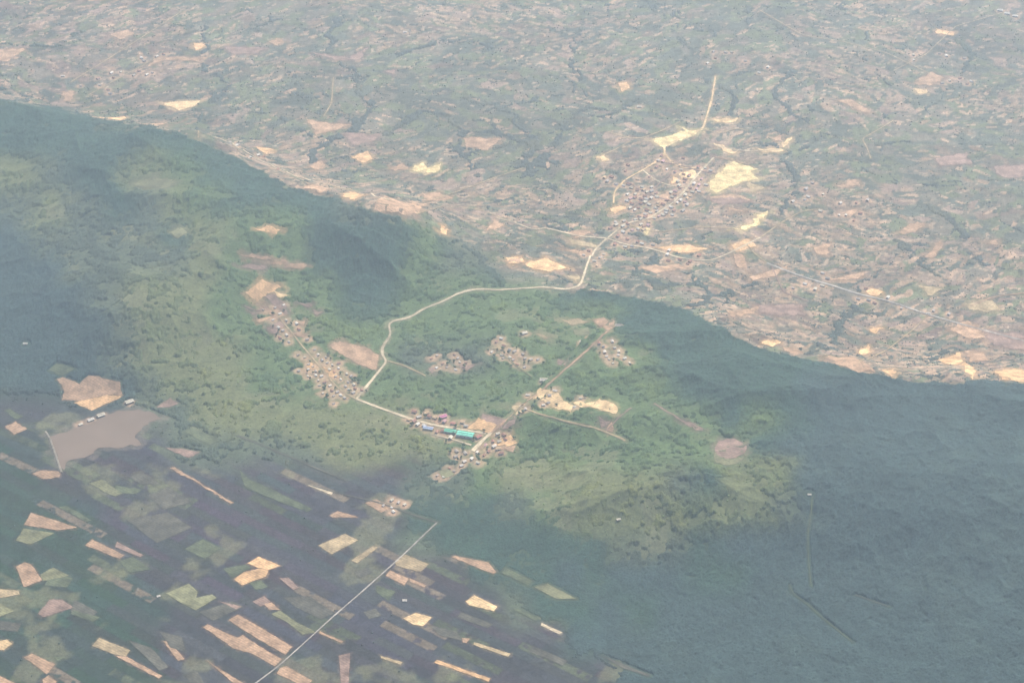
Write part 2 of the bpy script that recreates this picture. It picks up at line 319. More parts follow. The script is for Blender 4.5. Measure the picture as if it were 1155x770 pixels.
# (name, colour, width m, points, label)
ROADS = [
 ('road','sand',8,[(807,86),(803,112),(793,145),(777,153),(749,164),(750,174),(741,182),(725,192),(705,203),(693,216),(692,229)],'pale dirt road through the bright diggings north of the far town'),
 ('road','pale',8,[(805,178),(785,199),(772,216),(759,229),(731,247),(705,252),(692,263),(680,273),(670,283),(662,299),(658,312),(655,321),(646,326),(632,326),(616,324),(590,325),(565,327)],'long pale road curving down from the far town to the gap'),
 ('road','pale',8.5,[(565,327),(534,326),(516,331),(498,341),(480,347),(461,359),(446,361),(438,364),(437,368),(442,374),(439,381),(431,391),(431,401),(437,407),(402,450)],'winding cream dirt road over the green hill to the fork'),
 ('road','pale',9,[(402,450),(430,460.5),(459,471),(487,479),(524,485),(548,489)],'cream village street from the fork to the green roofs'),
 ('road','pale',7,[(485,489),(511,495.6),(531.6,502)],'short pale lane below the green roofs'),
 ('road','pale',13,[(554,488),(544,497),(533,508.6)],'wide pale yard road at the village end'),
 ('road','tan',5,[(402,450),(386,442),(376,432),(363,416),(352,403),(339,388),(330,376),(318,362),(303,345)],'tan lane climbing through the western hamlet'),
 ('road','pink',8,[(554,488),(586,462),(603,447.5),(620,432.5),(640,414.5),(657,399.5),(671,387),(686,373)],'straight reddish road leading from village to the top clearing'),
 ('road','tan',6,[(588,461),(619,470),(647.5,477),(684,486.5),(705,497)],'tan track south of the two sandy clearings'),
 ('path','dpink',5,[(684,486),(695,474),(712,460)],'faint pinkish path beside the sandy clearing'),
 ('path','dpink',7,[(738,455),(769.6,475),(793,484)],'short pink track below the forest edge'),
 ('road','grey',4.2,[(493,589),(456,624.5),(435.5,643),(404,671),(376,695),(342,726),(313,752),(290,769),(262,792)],'straight grey farm road through the dark cropland'),
 ('path','dull',5,[(493,589),(469,582),(446,573),(425,566),(376,555),(347,546)],'faint farm track from the road end'),
 ('path','dull',5,[(268,491),(290,500),(340,521),(390,542)],'faint dull track in the dark cropland'),
 ('path','green',2.6,[(916,560),(915,580),(911,601),(912,632),(915,661)],'thin olive cut line through dark forest'),
 ('path','green',2.6,[(891,660),(892,668),(912,682),(928,697),(951,715.5),(962,724)],'thin pale cut line lower in the forest'),
 ('path','dull',2.5,[(965,671),(985,678),(1003,684)],'short faint cut line in forest'),
 ('road','sand',6,[(750,174),(760,186),(772,190),(790,190)],'sandy street crossing the top of the far town'),
 ('road','pale',6,[(725,192),(738,203),(756,210),(775,212)],'street through the middle of the far town'),
 ('road','dpink',6,[(705,203),(722,214),(740,222),(760,228)],'pinkish street in the lower half of the far town'),
 ('road','dpink',6,[(712,236),(728,222),(744,207),(757,196)],'lane running up the centre of the far town'),
 ('road','tan',5,[(705,252),(724,259),(745,262),(790,256),(828,258)],'tan track from the town to the small yellow diggings'),
 ('path','tan',5,[(858,268),(880,252),(905,238),(925,236)],'track climbing east between plain fields'),
 ('path','tan',5,[(865,297),(850,285),(842,276)],'short link track east of the far town'),
 ('path','pink',5,[(806,177),(829,182),(845,186)],'pink track above the big yellow digging'),
 ('path','tan',5,[(437,407),(455,412),(468,418),(480,424)],'short track east of the winding road'),
 ('path','dpink',5,[(276,345),(290,352),(303,345)],'short path between the hill terraces'),
 ('path','tan',4,[(470,242),(500,232),(540,236),(575,250)],'thin track along the near edge of the plain'),
 ('path','tan',4,[(1047,355),(1030,372),(1000,395),(968,410)],'track branching south off the eastern road'),
 ('path','pink',5,[(1095,345),(1120,335),(1160,330)],'pink track at the right edge of the plain'),
 ('road','grey',8,[(865,297),(907,313),(938,322),(967,331.5),(1000,339),(1047,355),(1078,364),(1115,374),(1160,386)],'straight grey road crossing the eastern plain'),
 ('road','pale',7,[(684,269),(705,276),(736,281),(762,290),(785,294),(803,294),(824,285),(842,276),(858,268)],'tan road east from the far town'),
 ('road','pale',6,[(684,269),(655,267),(614,257),(603,260),(580,251),(560,246)],'tan road west from the far town'),
 ('road','tan',6,[(689,150),(710,156),(725,156),(746,148),(767,138)],'pale track beyond the diggings'),
 ('path','tan',5,[(676,177),(694,169),(710,160)],'short track to the small sandy pit'),
 ('road','tan',6,[(795,147),(814,151),(829,145),(842,147)],'pale track east of the diggings'),
 ('road','pale',6,[(803,163),(824,169),(850,171),(880,169)],'pale track along the sandy strips'),
 ('road','dpink',5,[(740,182),(765,186),(785,192),(806,196)],'pinkish lane between the far houses'),
 ('road','tan',5.5,[(204,14),(161,42),(125,65),(80,93)],'straight pale road in the far left plain'),
 ('road','tan',5.5,[(177,66),(156,77),(130,91),(101,107)],'second pale road in the far left plain'),
 ('road','pale',7,[(221,151),(247,156),(273,169),(300,184),(329,198),(368,208),(394,215),(440,226)],'pale road along the foot of the dark ridge'),
 ('path','tan',5,[(376,88),(374,117),(365,132)],'short winding track in the far plain'),
 ('path','tan',5,[(1008,136),(990,147),(972,157),(978,167),(982,179)],'forked pink track in the far plain'),
 ('path','tan',5,[(857,12),(905,40),(955,48),(1000,60),(1050,84)],'faint track near the top of the plain'),
 ('path','tan',4,[(1008,80),(1044,62),(1078,30),(1130,15)],'thin track towards the far white sheds'),
 ('path','dpink',4,[(870,300),(884,330),(912,340)],'thin curved track on the plain'),
 ('path','tan',5,[(480,228),(520,215),(560,200),(590,190)],'thin pale track over the middle plain'),
 ('path','olive',4,[(552,402),(562,396),(585,415),(600,425)],'path between scattered houses'),
]
# tree-lined streams of the plain
STREAMS = [
 [(376,20),(372,60),(400,80),(420,120),(395,148),(350,165),(345,185)], [(345,185),(355,170),(390,150),(440,150),(475,125),(510,132),(520,150),(525,185)],
 [(520,150),(560,150),(600,165),(620,190)], [(525,110),(560,118),(600,160),(590,190)], [(640,138),(660,122),(690,128),(720,110)],
 [(640,140),(615,175),(590,200)], [(230,30),(228,80),(260,95),(240,115)], [(0,50),(60,52),(90,35)], [(800,90),(825,110),(822,130)],
 [(990,355),(960,350),(945,370),(930,395),(905,400)], [(1000,300),(975,320),(960,345)], [(1010,270),(1040,295),(1060,310)],
 [(720,300),(740,325),(790,318),(800,340),(780,345)], [(860,308),(835,325),(800,335)], [(620,255),(640,262),(680,262)],
 [(720,262),(740,270),(735,300)], [(895,80),(870,105),(900,130)], [(1080,45),(1100,60),(1090,80)], [(1020,160),(985,165)], [(1050,230),(1085,260),(1110,300)],
 [(660,20),(640,60),(655,90)], [(1110,410),(1135,400),(1160,398)], [(570,210),(555,235),(590,250)], [(455,60),(500,45),(560,52)], [(880,180),(900,215),(880,240)]]

RIDGE_CURVE = np.array([(-300,95),(0,112),(60,122),(110,133),(150,142),(200,150),(250,172),(290,190),(330,212),(380,225),(430,240),(480,252),(520,268),(545,290),(570,312),
 (610,322),(650,328),(700,330),(760,345),(800,362),(830,378),(860,392),(900,405),(940,412),(990,424),(1050,432),(1100,430),(1155,434),(1500,440)], float)
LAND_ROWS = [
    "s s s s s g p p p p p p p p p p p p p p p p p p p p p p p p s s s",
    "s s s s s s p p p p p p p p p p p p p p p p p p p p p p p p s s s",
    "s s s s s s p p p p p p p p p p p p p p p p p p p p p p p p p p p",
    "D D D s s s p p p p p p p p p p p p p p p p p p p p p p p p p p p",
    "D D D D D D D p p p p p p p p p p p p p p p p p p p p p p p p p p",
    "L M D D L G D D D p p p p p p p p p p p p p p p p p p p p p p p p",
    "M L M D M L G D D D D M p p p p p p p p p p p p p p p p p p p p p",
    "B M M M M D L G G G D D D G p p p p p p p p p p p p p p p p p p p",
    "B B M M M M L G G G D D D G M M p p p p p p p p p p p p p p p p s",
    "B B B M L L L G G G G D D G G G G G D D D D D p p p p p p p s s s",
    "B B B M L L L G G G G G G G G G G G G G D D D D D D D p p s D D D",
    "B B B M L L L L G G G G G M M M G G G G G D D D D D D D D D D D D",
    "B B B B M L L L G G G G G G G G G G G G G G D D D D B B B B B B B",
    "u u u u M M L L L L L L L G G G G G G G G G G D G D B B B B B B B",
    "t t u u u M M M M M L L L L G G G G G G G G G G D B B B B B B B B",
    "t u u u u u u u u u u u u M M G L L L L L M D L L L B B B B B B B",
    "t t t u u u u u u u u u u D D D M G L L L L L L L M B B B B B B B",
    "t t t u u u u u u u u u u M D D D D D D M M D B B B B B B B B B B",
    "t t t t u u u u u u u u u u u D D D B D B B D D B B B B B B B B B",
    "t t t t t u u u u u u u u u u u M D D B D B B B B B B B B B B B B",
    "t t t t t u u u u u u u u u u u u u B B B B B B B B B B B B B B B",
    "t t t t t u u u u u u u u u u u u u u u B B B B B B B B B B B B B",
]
GRID = [r.split() for r in LAND_ROWS]
#        ground albedo        canopy density  canopy albedo; D and B: dark forest with cloud shade painted in
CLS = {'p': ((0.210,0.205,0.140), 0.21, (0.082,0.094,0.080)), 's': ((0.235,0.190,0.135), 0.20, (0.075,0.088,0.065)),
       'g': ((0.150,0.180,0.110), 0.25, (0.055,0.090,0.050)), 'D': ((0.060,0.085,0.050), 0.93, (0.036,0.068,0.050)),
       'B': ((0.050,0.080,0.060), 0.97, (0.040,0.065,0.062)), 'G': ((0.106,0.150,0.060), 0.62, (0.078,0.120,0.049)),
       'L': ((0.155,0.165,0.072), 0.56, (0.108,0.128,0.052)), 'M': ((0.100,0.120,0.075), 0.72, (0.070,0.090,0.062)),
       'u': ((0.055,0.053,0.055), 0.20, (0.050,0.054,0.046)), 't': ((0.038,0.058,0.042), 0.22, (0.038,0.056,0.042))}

def grid_sample(arr, px, py):
    """smooth bilinear sample of the land-cover and cloud-shade table (cells of 35 px) """
    r, c = arr.shape[:2]
    u = np.clip(px / 35.0 - 0.5, 0, c - 1.001); v = np.clip(py / 35.0 - 0.5, 0, r - 1.001)
    i = u.astype(int); j = v.astype(int); fu = u - i; fv = v - j
    fu = fu * fu * (3 - 2 * fu); fv = fv * fv * (3 - 2 * fv)
    if arr.ndim == 3: fu = fu[..., None]; fv = fv[..., None]
    return (arr[j, i] * (1 - fu) + arr[j, i + 1] * fu) * (1 - fv) + (arr[j + 1, i] * (1 - fu) + arr[j + 1, i + 1] * fu) * fv
assert all(len(r) == 33 for r in GRID), [len(r) for r in GRID]
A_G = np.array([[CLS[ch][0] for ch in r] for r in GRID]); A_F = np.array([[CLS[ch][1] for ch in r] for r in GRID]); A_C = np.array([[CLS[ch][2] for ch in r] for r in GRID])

# ------------------------------------------------------------------ the land sheet
pyf = np.arange(-100, 900, 1.0)[::-1]
_, yf = base(np.zeros_like(pyf), pyf)
dfine = yf
y0, y1 = dfine[0], dfine[-1]
near = y0 - np.cumsum(np.geomspace(8, 2500, 26)); near = near[::-1]
far = y1 + np.cumsum(np.geomspace(20, 5200, 36))
YS = np.concatenate([near, dfine, far])
NR0 = len(near); NRF = len(dfine)
uf = np.arange(-230, 1386, 1.0)
uf = (uf - PW / 2) / FPX
g = np.cumsum(np.geomspace(0.0006, 0.55, 28))
US = np.concatenate([(uf[0] - g)[::-1], uf, uf[-1] + g])
NC0 = len(g); NCF = len(uf)
dd = np.clip(YS, y0 - 1500, y1 + 3500) * cd + CAM_H * sdp
X = US[None, :] * dd[:, None]
Y = np.repeat(YS[:, None], len(US), 1)
Z = H(X, Y)
PX, PY = project(X, Y, Z)

# warp used to break the borders between land-cover and cloud-shade zones
WX = (fbm(X, Y, 260, 4, 40) - 0.5) * 60 ; WY = (fbm(X, Y, 260, 4, 50) - 0.5) * 34
qx, qy = PX + WX, PY + WY
plain_edge = np.interp(PX, RIDGE_CURVE[:, 0], RIDGE_CURVE[:, 1]) + (fbm(X, Y, 60, 3, 60) - 0.5) * 8
soft = np.where((PX > 470) & (PX < 650), 14.0, 2.5)
PL = sstep(-soft, soft, plain_edge - PY)            # 1 on the plain beyond the hills
PLn = PL
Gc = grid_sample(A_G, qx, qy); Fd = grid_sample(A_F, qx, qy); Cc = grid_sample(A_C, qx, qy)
# where the table says 'plain' but the curve says hill (or the other way round) follow the curve
pG, pF, pC = (np.array(v) for v in CLS['p']); hG, hF, hC = (np.array(v) for v in CLS['D'])
ISP = np.array([[1.0 if ch in 'psg' else 0.0 for ch in r] for r in GRID])
isp = grid_sample(ISP, qx, qy)
k = np.clip(PLn - isp, 0, 1)[..., None]; Gc = Gc * (1 - k) + pG * k; Cc = Cc * (1 - k) + pC * k; Fd = Fd * (1 - k[..., 0]) + pF * k[..., 0]
k = np.clip(isp - PLn, 0, 1)[..., None]; Gc = Gc * (1 - k) + hG * k; Cc = Cc * (1 - k) + hC * k; Fd = Fd * (1 - k[..., 0]) + hF * k[..., 0]

# parcels of the far plain
sx, sy = X + (fbm(X, Y, 120, 3, 71) - 0.5) * 90, Y + (fbm(X, Y, 120, 3, 72) - 0.5) * 110
def mixc(sel, a, b): return tuple(np.where(sel, p_, q_) for p_, q_ in zip(a, b))
sel = fbm(X, Y, 480, 2, 300)
ra = cells(sx, sy, 54, 3, 1.7, 0.75); rb = cells(sx, sy, 54, 4, 1.7, -0.55); rc = cells(sx, sy, 48, 6, 2.0, 0.1)
r1, r2, r3, ed = mixc(sel > 0.55, ra, mixc(sel > 0.45, rc, rb))
q1, q2, q3, ed2 = cells(sx, sy, 150, 9, 1.3, -0.3)
pinkness = sstep(0.42, 0.70, fbm(X, Y, 420, 3, 80)) * 0.58 + 0.07
for cx_, cy_, rr, amt in [(750,220,130,0.35),(120,70,170,0.30),(430,225,110,0.40),(1000,400,190,0.45),(1050,90,90,0.2),(880,345,110,0.25),(620,295,60,0.3),(960,240,130,0.2),(1120,380,90,.35)]:
    pinkness = pinkness + amt * np.exp(-((PX - cx_) / rr) ** 2 - ((PY - cy_) / (rr * 0.45)) ** 2)
soilpick = (r1 < pinkness * 0.55)
soil = np.array([0.37, 0.25, 0.185]) * (0.65 + 0.65 * r2[..., None]) + np.array([0.03, 0.03, 0.0]) * (r3[..., None] - 0.5)
brown = np.array([0.225, 0.190, 0.140]) * (0.85 + 0.3 * r3[..., None])
greenp = np.array([0.180, 0.205, 0.105]) * (0.85 + 0.3 * r3[..., None])
drk = np.array([0.115, 0.135, 0.105]) * (0.85 + 0.3 * r3[..., None])
par = np.where(soilpick[..., None], soil, np.where((r2 < 0.38)[..., None], greenp, np.where((r2 < 0.66)[..., None], brown, drk)))
big = 0.85 + 0.3 * q1[..., None]
ux, uy = sx * 0.7 + X * 0.3, sy * 0.7 + Y * 0.3
s1, s2, s3, sed = mixc(sel > 0.53, cells(ux, uy, 17, 61, 2.8, 0.75), mixc(sel > 0.46, cells(ux, uy, 16, 62, 2.2, 0.1), cells(ux, uy, 17, 63, 2.8, -0.6)))
fine = (s1 < 0.04 + 0.36 * pinkness ** 1.2)[..., None]
par = np.where(fine, np.array([0.60, 0.39, 0.25]) * (0.55 + 0.65 * s2[..., None]), par)
par = np.where((s1 > 0.92)[..., None], drk * (0.7 + 0.5 * s2[..., None]), par)
par = par * (0.90 + 0.20 * s3[..., None])
t1, t2, t3, ted = cells(ux, uy, 9.5, 81, 1.8, 0.3)
par = np.where((t1 < 0.035 + 0.10 * pinkness)[..., None], np.array([0.56, 0.40, 0.27]) * (0.7 + 0.5 * t2[..., None]), par)
par = np.where((t1 > 0.93)[..., None], drk * (0.45 + 0.4 * t2[..., None]), par)
fade = sstep(0, 9, ed)[..., None]; par = par * fade + (0.6 * Gc + 0.4 * par) * (1 - fade)
streak = 0.82 + 0.36 * fbm(X, Y * 0.8, 22, 3, 90)[..., None]
Gp = (0.26 * Gc + 0.74 * par) * big * streak * np.array([0.82, 0.80, 0.80])
Gl = Gc * (0.82 + 0.36 * fbm(X, Y, 34, 4, 95)[..., None])
# parcels in the lower-left cropland (same dark crop, slightly different growth)
fa_, fb_ = base(234, 704), base(352, 767)
ang_ = math.atan2(float(fb_[1] - fa_[1]), float(fb_[0] - fa_[0]))
ru = X * math.cos(ang_) + Y * math.sin(ang_); rv = -X * math.sin(ang_) + Y * math.cos(ang_)
kv = np.floor(rv / 30.0); kz = np.zeros(X.shape)
off_ = _hash(kv, kz, 501) * 300; len_ = 110 + 170 * _hash(kv, kz, 502)
ku = np.floor((ru + off_) / len_)
c1 = _hash(ku, kv, 503); c2 = _hash(ku, kv, 504); c3 = _hash(ku, kv, 505)
ed3 = np.minimum(np.minimum(rv - kv * 30.0, (kv + 1) * 30.0 - rv), np.minimum((ru + off_) - ku * len_, (ku + 1) * len_ - (ru + off_)))
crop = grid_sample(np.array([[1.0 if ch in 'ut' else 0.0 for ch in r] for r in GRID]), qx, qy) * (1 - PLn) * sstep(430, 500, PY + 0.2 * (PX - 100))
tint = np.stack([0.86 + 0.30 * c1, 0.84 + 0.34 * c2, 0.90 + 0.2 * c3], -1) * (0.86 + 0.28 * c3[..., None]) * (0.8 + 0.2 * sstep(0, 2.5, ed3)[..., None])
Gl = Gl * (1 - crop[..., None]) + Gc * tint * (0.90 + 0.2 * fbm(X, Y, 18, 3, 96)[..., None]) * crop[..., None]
lt = ((c1 > 0.84) & (c2 > 0.25))[..., None] * crop[..., None] * sstep(0.5, 2.5, ed3)[..., None] * sstep(0.30, 0.42, fbm(X, Y, 20, 3, 98))[..., None]
Gl = Gl * (1 - lt) + lt * np.where((c3 > 0.75)[..., None], np.array([0.150, 0.115, 0.080]), np.array([0.092, 0.104, 0.060])) * (0.7 + 0.5 * c3[..., None]) * (0.7 + 0.6 * fbm(X, Y, 14, 3, 97)[..., None])
# scrub clearings on the hills
o1 = sstep(0.60, 0.72, fbm(X, Y, 140, 4, 101)) * (1 - PLn) * (Fd < 0.8)
Gl = Gl * (1 - 0.5 * o1[..., None]) + np.array([0.20, 0.19, 0.10]) * 0.5 * o1[..., None]
GC = Gp * PLn[..., None] + Gl * (1 - PLn[..., None])

# where the sheet is coarse (far outside) only the broad land colour
INN = np.zeros(X.shape, bool); INN[NR0:NR0 + NRF, NC0:NC0 + NCF] = True
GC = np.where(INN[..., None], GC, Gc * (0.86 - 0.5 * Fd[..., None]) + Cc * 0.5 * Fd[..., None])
# tree cover
n1 = fbm(X, Y, 50, 4, 110); n2 = fbm(X, Y, 15, 3, 120)
F = Fd + (n1 - 0.5) * (0.85 - 0.15 * PLn) + (n2 - 0.5) * (0.72 - 0.17 * PLn)
lf = fbm(X, Y, 620, 3, 310) + 0.03 * (n2 - 0.5); lg = fbm(X, Y, 520, 3, 320) + 0.03 * (n2 - 0.5)
F = F + PLn * 0.55 * (np.exp(-((lf - 0.5) / 0.010) ** 2) + np.exp(-((lg - 0.46) / 0.008) ** 2)) * sstep(0.35, 0.55, n1)
F = F + PLn * (sstep(9, 3, ed) * 0.22 * (r3 > 0.55) + sstep(14, 4, ed2) * 0.12)
hedge = crop * sstep(7, 2, ed3) * (c3 > 0.8) * 0.0
F = F + hedge - crop * 0.12
F = F - 0.35 * ((soilpick | fine[..., 0]) & (PLn > .5))
def to_ground(pts, dense=0):
    if dense:
        out = []
        for p_, q_ in zip(pts[:-1], pts[1:]):
            m_ = max(1, int(math.dist(p_, q_) / dense))
            out += [(p_[0] + (q_[0] - p_[0]) * j / m_, p_[1] + (q_[1] - p_[1]) * j / m_) for j in range(m_)]
        pts = out + [pts[-1]]
    a = np.array(pts, float); x, y, z = at(a[:, 0], a[:, 1])
    return list(zip(x.tolist(), y.tolist()))
def near_line(pts, pad):
    xs = [p[0] for p in pts]; ys = [p[1] for p in pts]
    m = (X > min(xs) - pad) & (X < max(xs) + pad) & (Y > min(ys) - pad) & (Y < max(ys) + pad)
    return m
for st in STREAMS:
    gp = to_ground(st)
    gp = [(p[0], p[1]) for p in gp]
    m = near_line(gp, 120)
    wob = (fbm(X[m], Y[m], 90, 3, 130) - 0.5) * 70
    d, _, _ = seg_dist(X[m] + wob, Y[m] + wob * 0.7, gp)
    F[m] += np.exp(-(d / 17) ** 2) * 0.75
def in_poly(px, py, poly):
    r = np.zeros(px.shape, bool); n = len(poly)
    for i in range(n):
        x1, y1_ = poly[i]; x2, y2_ = poly[(i + 1) % n]
        if y1_ == y2_: continue
        c = ((y1_ > py) != (y2_ > py)) & (px < (x2 - x1) * (py - y1_) / (y2_ - y1_) + x1)
        r ^= c
    return r
ROAD_G = [to_ground(r[3], 9) for r in ROADS]
FIELD_G = [to_ground(f[2]) for f in FIELDS]
RES_PX = [(55,493),(68,490),(100,477),(135,464),(156,460.5),(172,466),(183,471),(166,479),(153,491.7),(161,502),(130,504),(112,505),(99,514),(78,519),(70,530),(65,527)]
RES_G = to_ground(RES_PX)
CLEAR = np.zeros(X.shape)
def clear_poly(gp, pad):
    m = near_line(gp, 60)
    xm, ym = X[m], Y[m]
    ins = in_poly(xm, ym, gp)
    d, _, _ = seg_dist(xm, ym, gp + [gp[0]])
    v = np.where(ins, 1.0, sstep(pad, pad * 0.4, d))
    CLEAR[m] = np.maximum(CLEAR[m], v)
def halo(gp, closed, reach, col, amt):
    global GC
    m = near_line(gp, reach * 2.2)
    xm, ym = X[m], Y[m]
    d, _, _ = seg_dist(xm, ym, gp + [gp[0]] if closed else gp)
    if closed: d = np.where(in_poly(xm, ym, gp), 0, d)
    d = d + (fbm(xm, ym, reach * 1.2, 3, 410) - 0.5) * reach * 2.2
    w = (sstep(reach, reach * 0.15, d) * amt)[:, None]
    GC[m] = GC[m] * (1 - w) + np.array(col) * w
    F[m] = F[m] - w[:, 0] * 0.35
for f_, gp in zip(FIELDS, FIELD_G):
    if f_[1] in ('left', 'road', 'reservoir'): halo(gp, True, 7, np.array(SOIL[f_[0]]) * 0.6, 0.35)
    else: halo(gp, True, 20, np.array(SOIL[f_[0]]) * 0.7, 0.6 if f_[1] != 'village' else 0.4)
for r_, gp in zip(ROADS, ROAD_G): halo(gp, False, r_[2] / 2 + (9 if r_[2] > 4.5 else 2), np.array(SOIL[r_[1]]) * 0.6, 0.4)
halo(RES_G, True, 26, (0.17, 0.14, 0.11), 0.6)
for gp in FIELD_G: clear_poly(gp, 9)
clear_poly(RES_G, 16)
for r, gp in zip(ROADS, ROAD_G):
    m = near_line(gp, 60)
    d, _, _ = seg_dist(X[m], Y[m], gp)
    w = r[2] / 2 + (13 if r[2] > 6 else (8 if r[2] > 4.5 else 4))
    CLEAR[m] = np.maximum(CLEAR[m], sstep(w + 3, w - 3, d))

# ------------------------------------------------------------------ houses: where they stand (needed before the canopy is cut)
HOUSES = []   # px, py, kind, roof colour name, yaw, size scale, region
def hadd(*a): HOUSES.append(a)
def cluster(region, line, n, spread, seed, cols, s=(0.8, 1.25), onroad=True):
    r = random.Random(seed)
    gp = to_ground(line)
    lens = [math.dist(gp[i], gp[i + 1]) for i in range(len(gp) - 1)]
    tot = sum(lens); made = []
    for _ in range(n * 12):
        if len(made) >= n: break
        t = r.random() * tot; i = 0
        while t > lens[i] and i < len(lens) - 1: t -= lens[i]; i += 1
        f = t / lens[i]
        ex, ey = (gp[i+1][0] - gp[i][0]) / lens[i], (gp[i+1][1] - gp[i][1]) / lens[i]
        off = r.choice((-1, 1)) * (14 + abs(r.gauss(0, spread)))
        x = gp[i][0] + ex * lens[i] * f - ey * off; y = gp[i][1] + ey * lens[i] * f + ex * off
        if any(math.hypot(x - h[0], y - h[1]) < 19 for h in HG): continue
        HG.append((x, y)); made.append(1)
        yaw = math.atan2(ey, ex) + r.choice((0, math.pi / 2)) + r.uniform(-0.12, 0.12)
        hadd(x, y, 'house', r.choice(cols), yaw, r.uniform(*s), region)
HG = []
def place(px, py, kind, colr, yaw, s, region):
    x, y, z = at1(px, py); HG.append((x, y)); hadd(x, y, kind, colr, yaw, s, region)
PALE = ['white', 'white', 'grey', 'grey', 'rust', 'cream']
MIX = ['white', 'cream', 'rust', 'grey', 'orange', 'cream', 'rust', 'rust', 'cream', 'pink', 'white']
place(525, 491, 'hall', 'green', -0.28, 1.0, 'main village'); place(508, 487, 'hall', 'mint', -0.28, 0.72, 'main village')
place(483, 483.5, 'hall', 'blue', -0.28, 0.62, 'main village'); place(500, 470.5, 'shed', 'magenta', 0.5, 1.1, 'main village')
place(540, 493, 'shed', 'red', 0.7, 0.9, 'main village'); place(472.5, 470.5, 'shed', 'white', 0.4, 0.75, 'main village')
place(481, 466, 'shed', 'orange', 0.5, 0.8, 'main village'); place(511, 478, 'shed', 'red', -0.25, 0.8, 'main village')
place(613.5, 429.5, 'shed', 'white', -0.1, 1.25, 'north road'); place(657, 386, 'shed', 'white', -0.15, 0.9, 'north road')
place(595.5, 446, 'shed', 'white', -0.2, 0.7, 'north road'); place(591.6, 376, 'shed', 'cream', 0.5, 0.9, 'north road')
place(626, 441, 'shed', 'white', -0.3, 0.7, 'north road'); place(698, 368, 'shed', 'grey', -0.1, 1.1, 'north road')
place(102.6, 474, 'shed', 'white', 0.6, 1.0, 'reservoir'); place(114, 469, 'shed', 'cream', 0.6, 1.2, 'reservoir')
place(146, 454, 'shed', 'cream', 0.6, 1.3, 'reservoir'); place(91, 479, 'shed', 'cream', 0.6, 0.7, 'reservoir')
place(913, 558, 'shed', 'white', 0, 0.55, 'forest'); place(456.5, 677.5, 'shed', 'white', 0, 0.6, 'cropland'); place(179, 672.5, 'shed', 'white', 0.4, 0.5, 'cropland')
place(28.6, 388, 'shed', 'white', 0, 0.7, 'forest'); place(71, 86.5, 'shed', 'white', 0, 0.8, 'far plain'); place(697.5, 586, 'shed', 'cream', 0.3, 0.6, 'forest')
for q in [(1128, 12.5), (1136, 16), (1145, 19)]: place(*q, 'shed', 'white', -0.3, 1.2, 'far plain')
place(457, 37, 'shed', 'white', 0, 0.8, 'far plain'); place(721, 121, 'shed', 'cream', 0, 0.9, 'far plain'); place(1047, 354, 'shed', 'white', 0, 0.7, 'far plain')
cluster('main village', [(462,470),(487,478),(524,485)], 14, 12, 1, MIX); cluster('main village', [(512,520),(528,514),(545,518)], 10, 12, 2, PALE, (0.7, 1.0))
cluster('main village', [(548,505),(566,502),(556,494)], 9, 8, 3, MIX); cluster('western hamlet', [(396,447),(376,432),(355,407)], 38, 21, 4, PALE, (0.6, 0.9))
cluster('western hamlet', [(352,403),(330,376),(300,345)], 18, 16, 5, PALE, (0.6, 0.95)); cluster('north road', [(553,392),(572,398),(598,414)], 16, 14, 6, PALE, (0.6, 1.0))
cluster('north road', [(684,385),(690,402),(705,412)], 12, 10, 7, PALE, (0.6, 1.0)); cluster('north road', [(484,414),(500,405),(525,415)], 10, 14, 8, PALE, (0.6, 0.9))
cluster('north road', [(585,463),(625,450),(660,455)], 7, 18, 9, PALE, (0.6, 0.9)); cluster('cropland', [(436,566),(446,570),(452,574)], 6, 8, 10, PALE, (0.6, .9))
cluster('cropland', [(497,532),(508,536)], 5, 6, 11, PALE, (0.5, .8))
cluster('far town', [(785,199),(759,229),(731,247),(692,263)], 60, 17, 12, MIX, (0.9, 1.3)); cluster('far town', [(725,192),(705,203),(693,216)], 12, 34, 13, MIX, (0.8, 1.3))
cluster('far town', [(740,184),(770,190),(800,196)], 16, 26, 14, MIX, (0.8, 1.3)); cluster('far town', [(715,215),(740,225),(720,240)], 26, 26, 15, MIX, (0.9, 1.3))
cluster('gap road', [(684,269),(736,281),(790,294)], 14, 24, 16, MIX, (0.8, 1.3)); cluster('gap road', [(680,273),(662,299)], 8, 16, 17, MIX)
cluster('far plain', [(101,107),(156,77),(200,60)], 16, 40, 18, PALE, (0.8, 1.3)); cluster('far plain', [(221,151),(300,184),(394,215)], 14, 26, 19, PALE, (0.8, 1.3))
cluster('far plain', [(900,215),(950,235),(980,240)], 14, 50, 20, PALE, (0.8, 1.3)); cluster('far plain', [(900,312),(980,333),(1080,364)], 14, 30, 21, PALE, (0.8, 1.3))
cluster('far plain', [(800,60),(830,70),(870,75)], 8, 50, 22, PALE, (0.9, 1.3)); cluster('far plain', [(1050,60),(1080,95),(1090,100)], 10, 60, 23, PALE, (0.9, 1.3))
for x, y in HG:
    m = (np.abs(X - x) < 26) & (np.abs(Y - y) < 30)
    CLEAR[m] = np.maximum(CLEAR[m], sstep(21, 12, np.hypot(X[m] - x, Y[m] - y)))
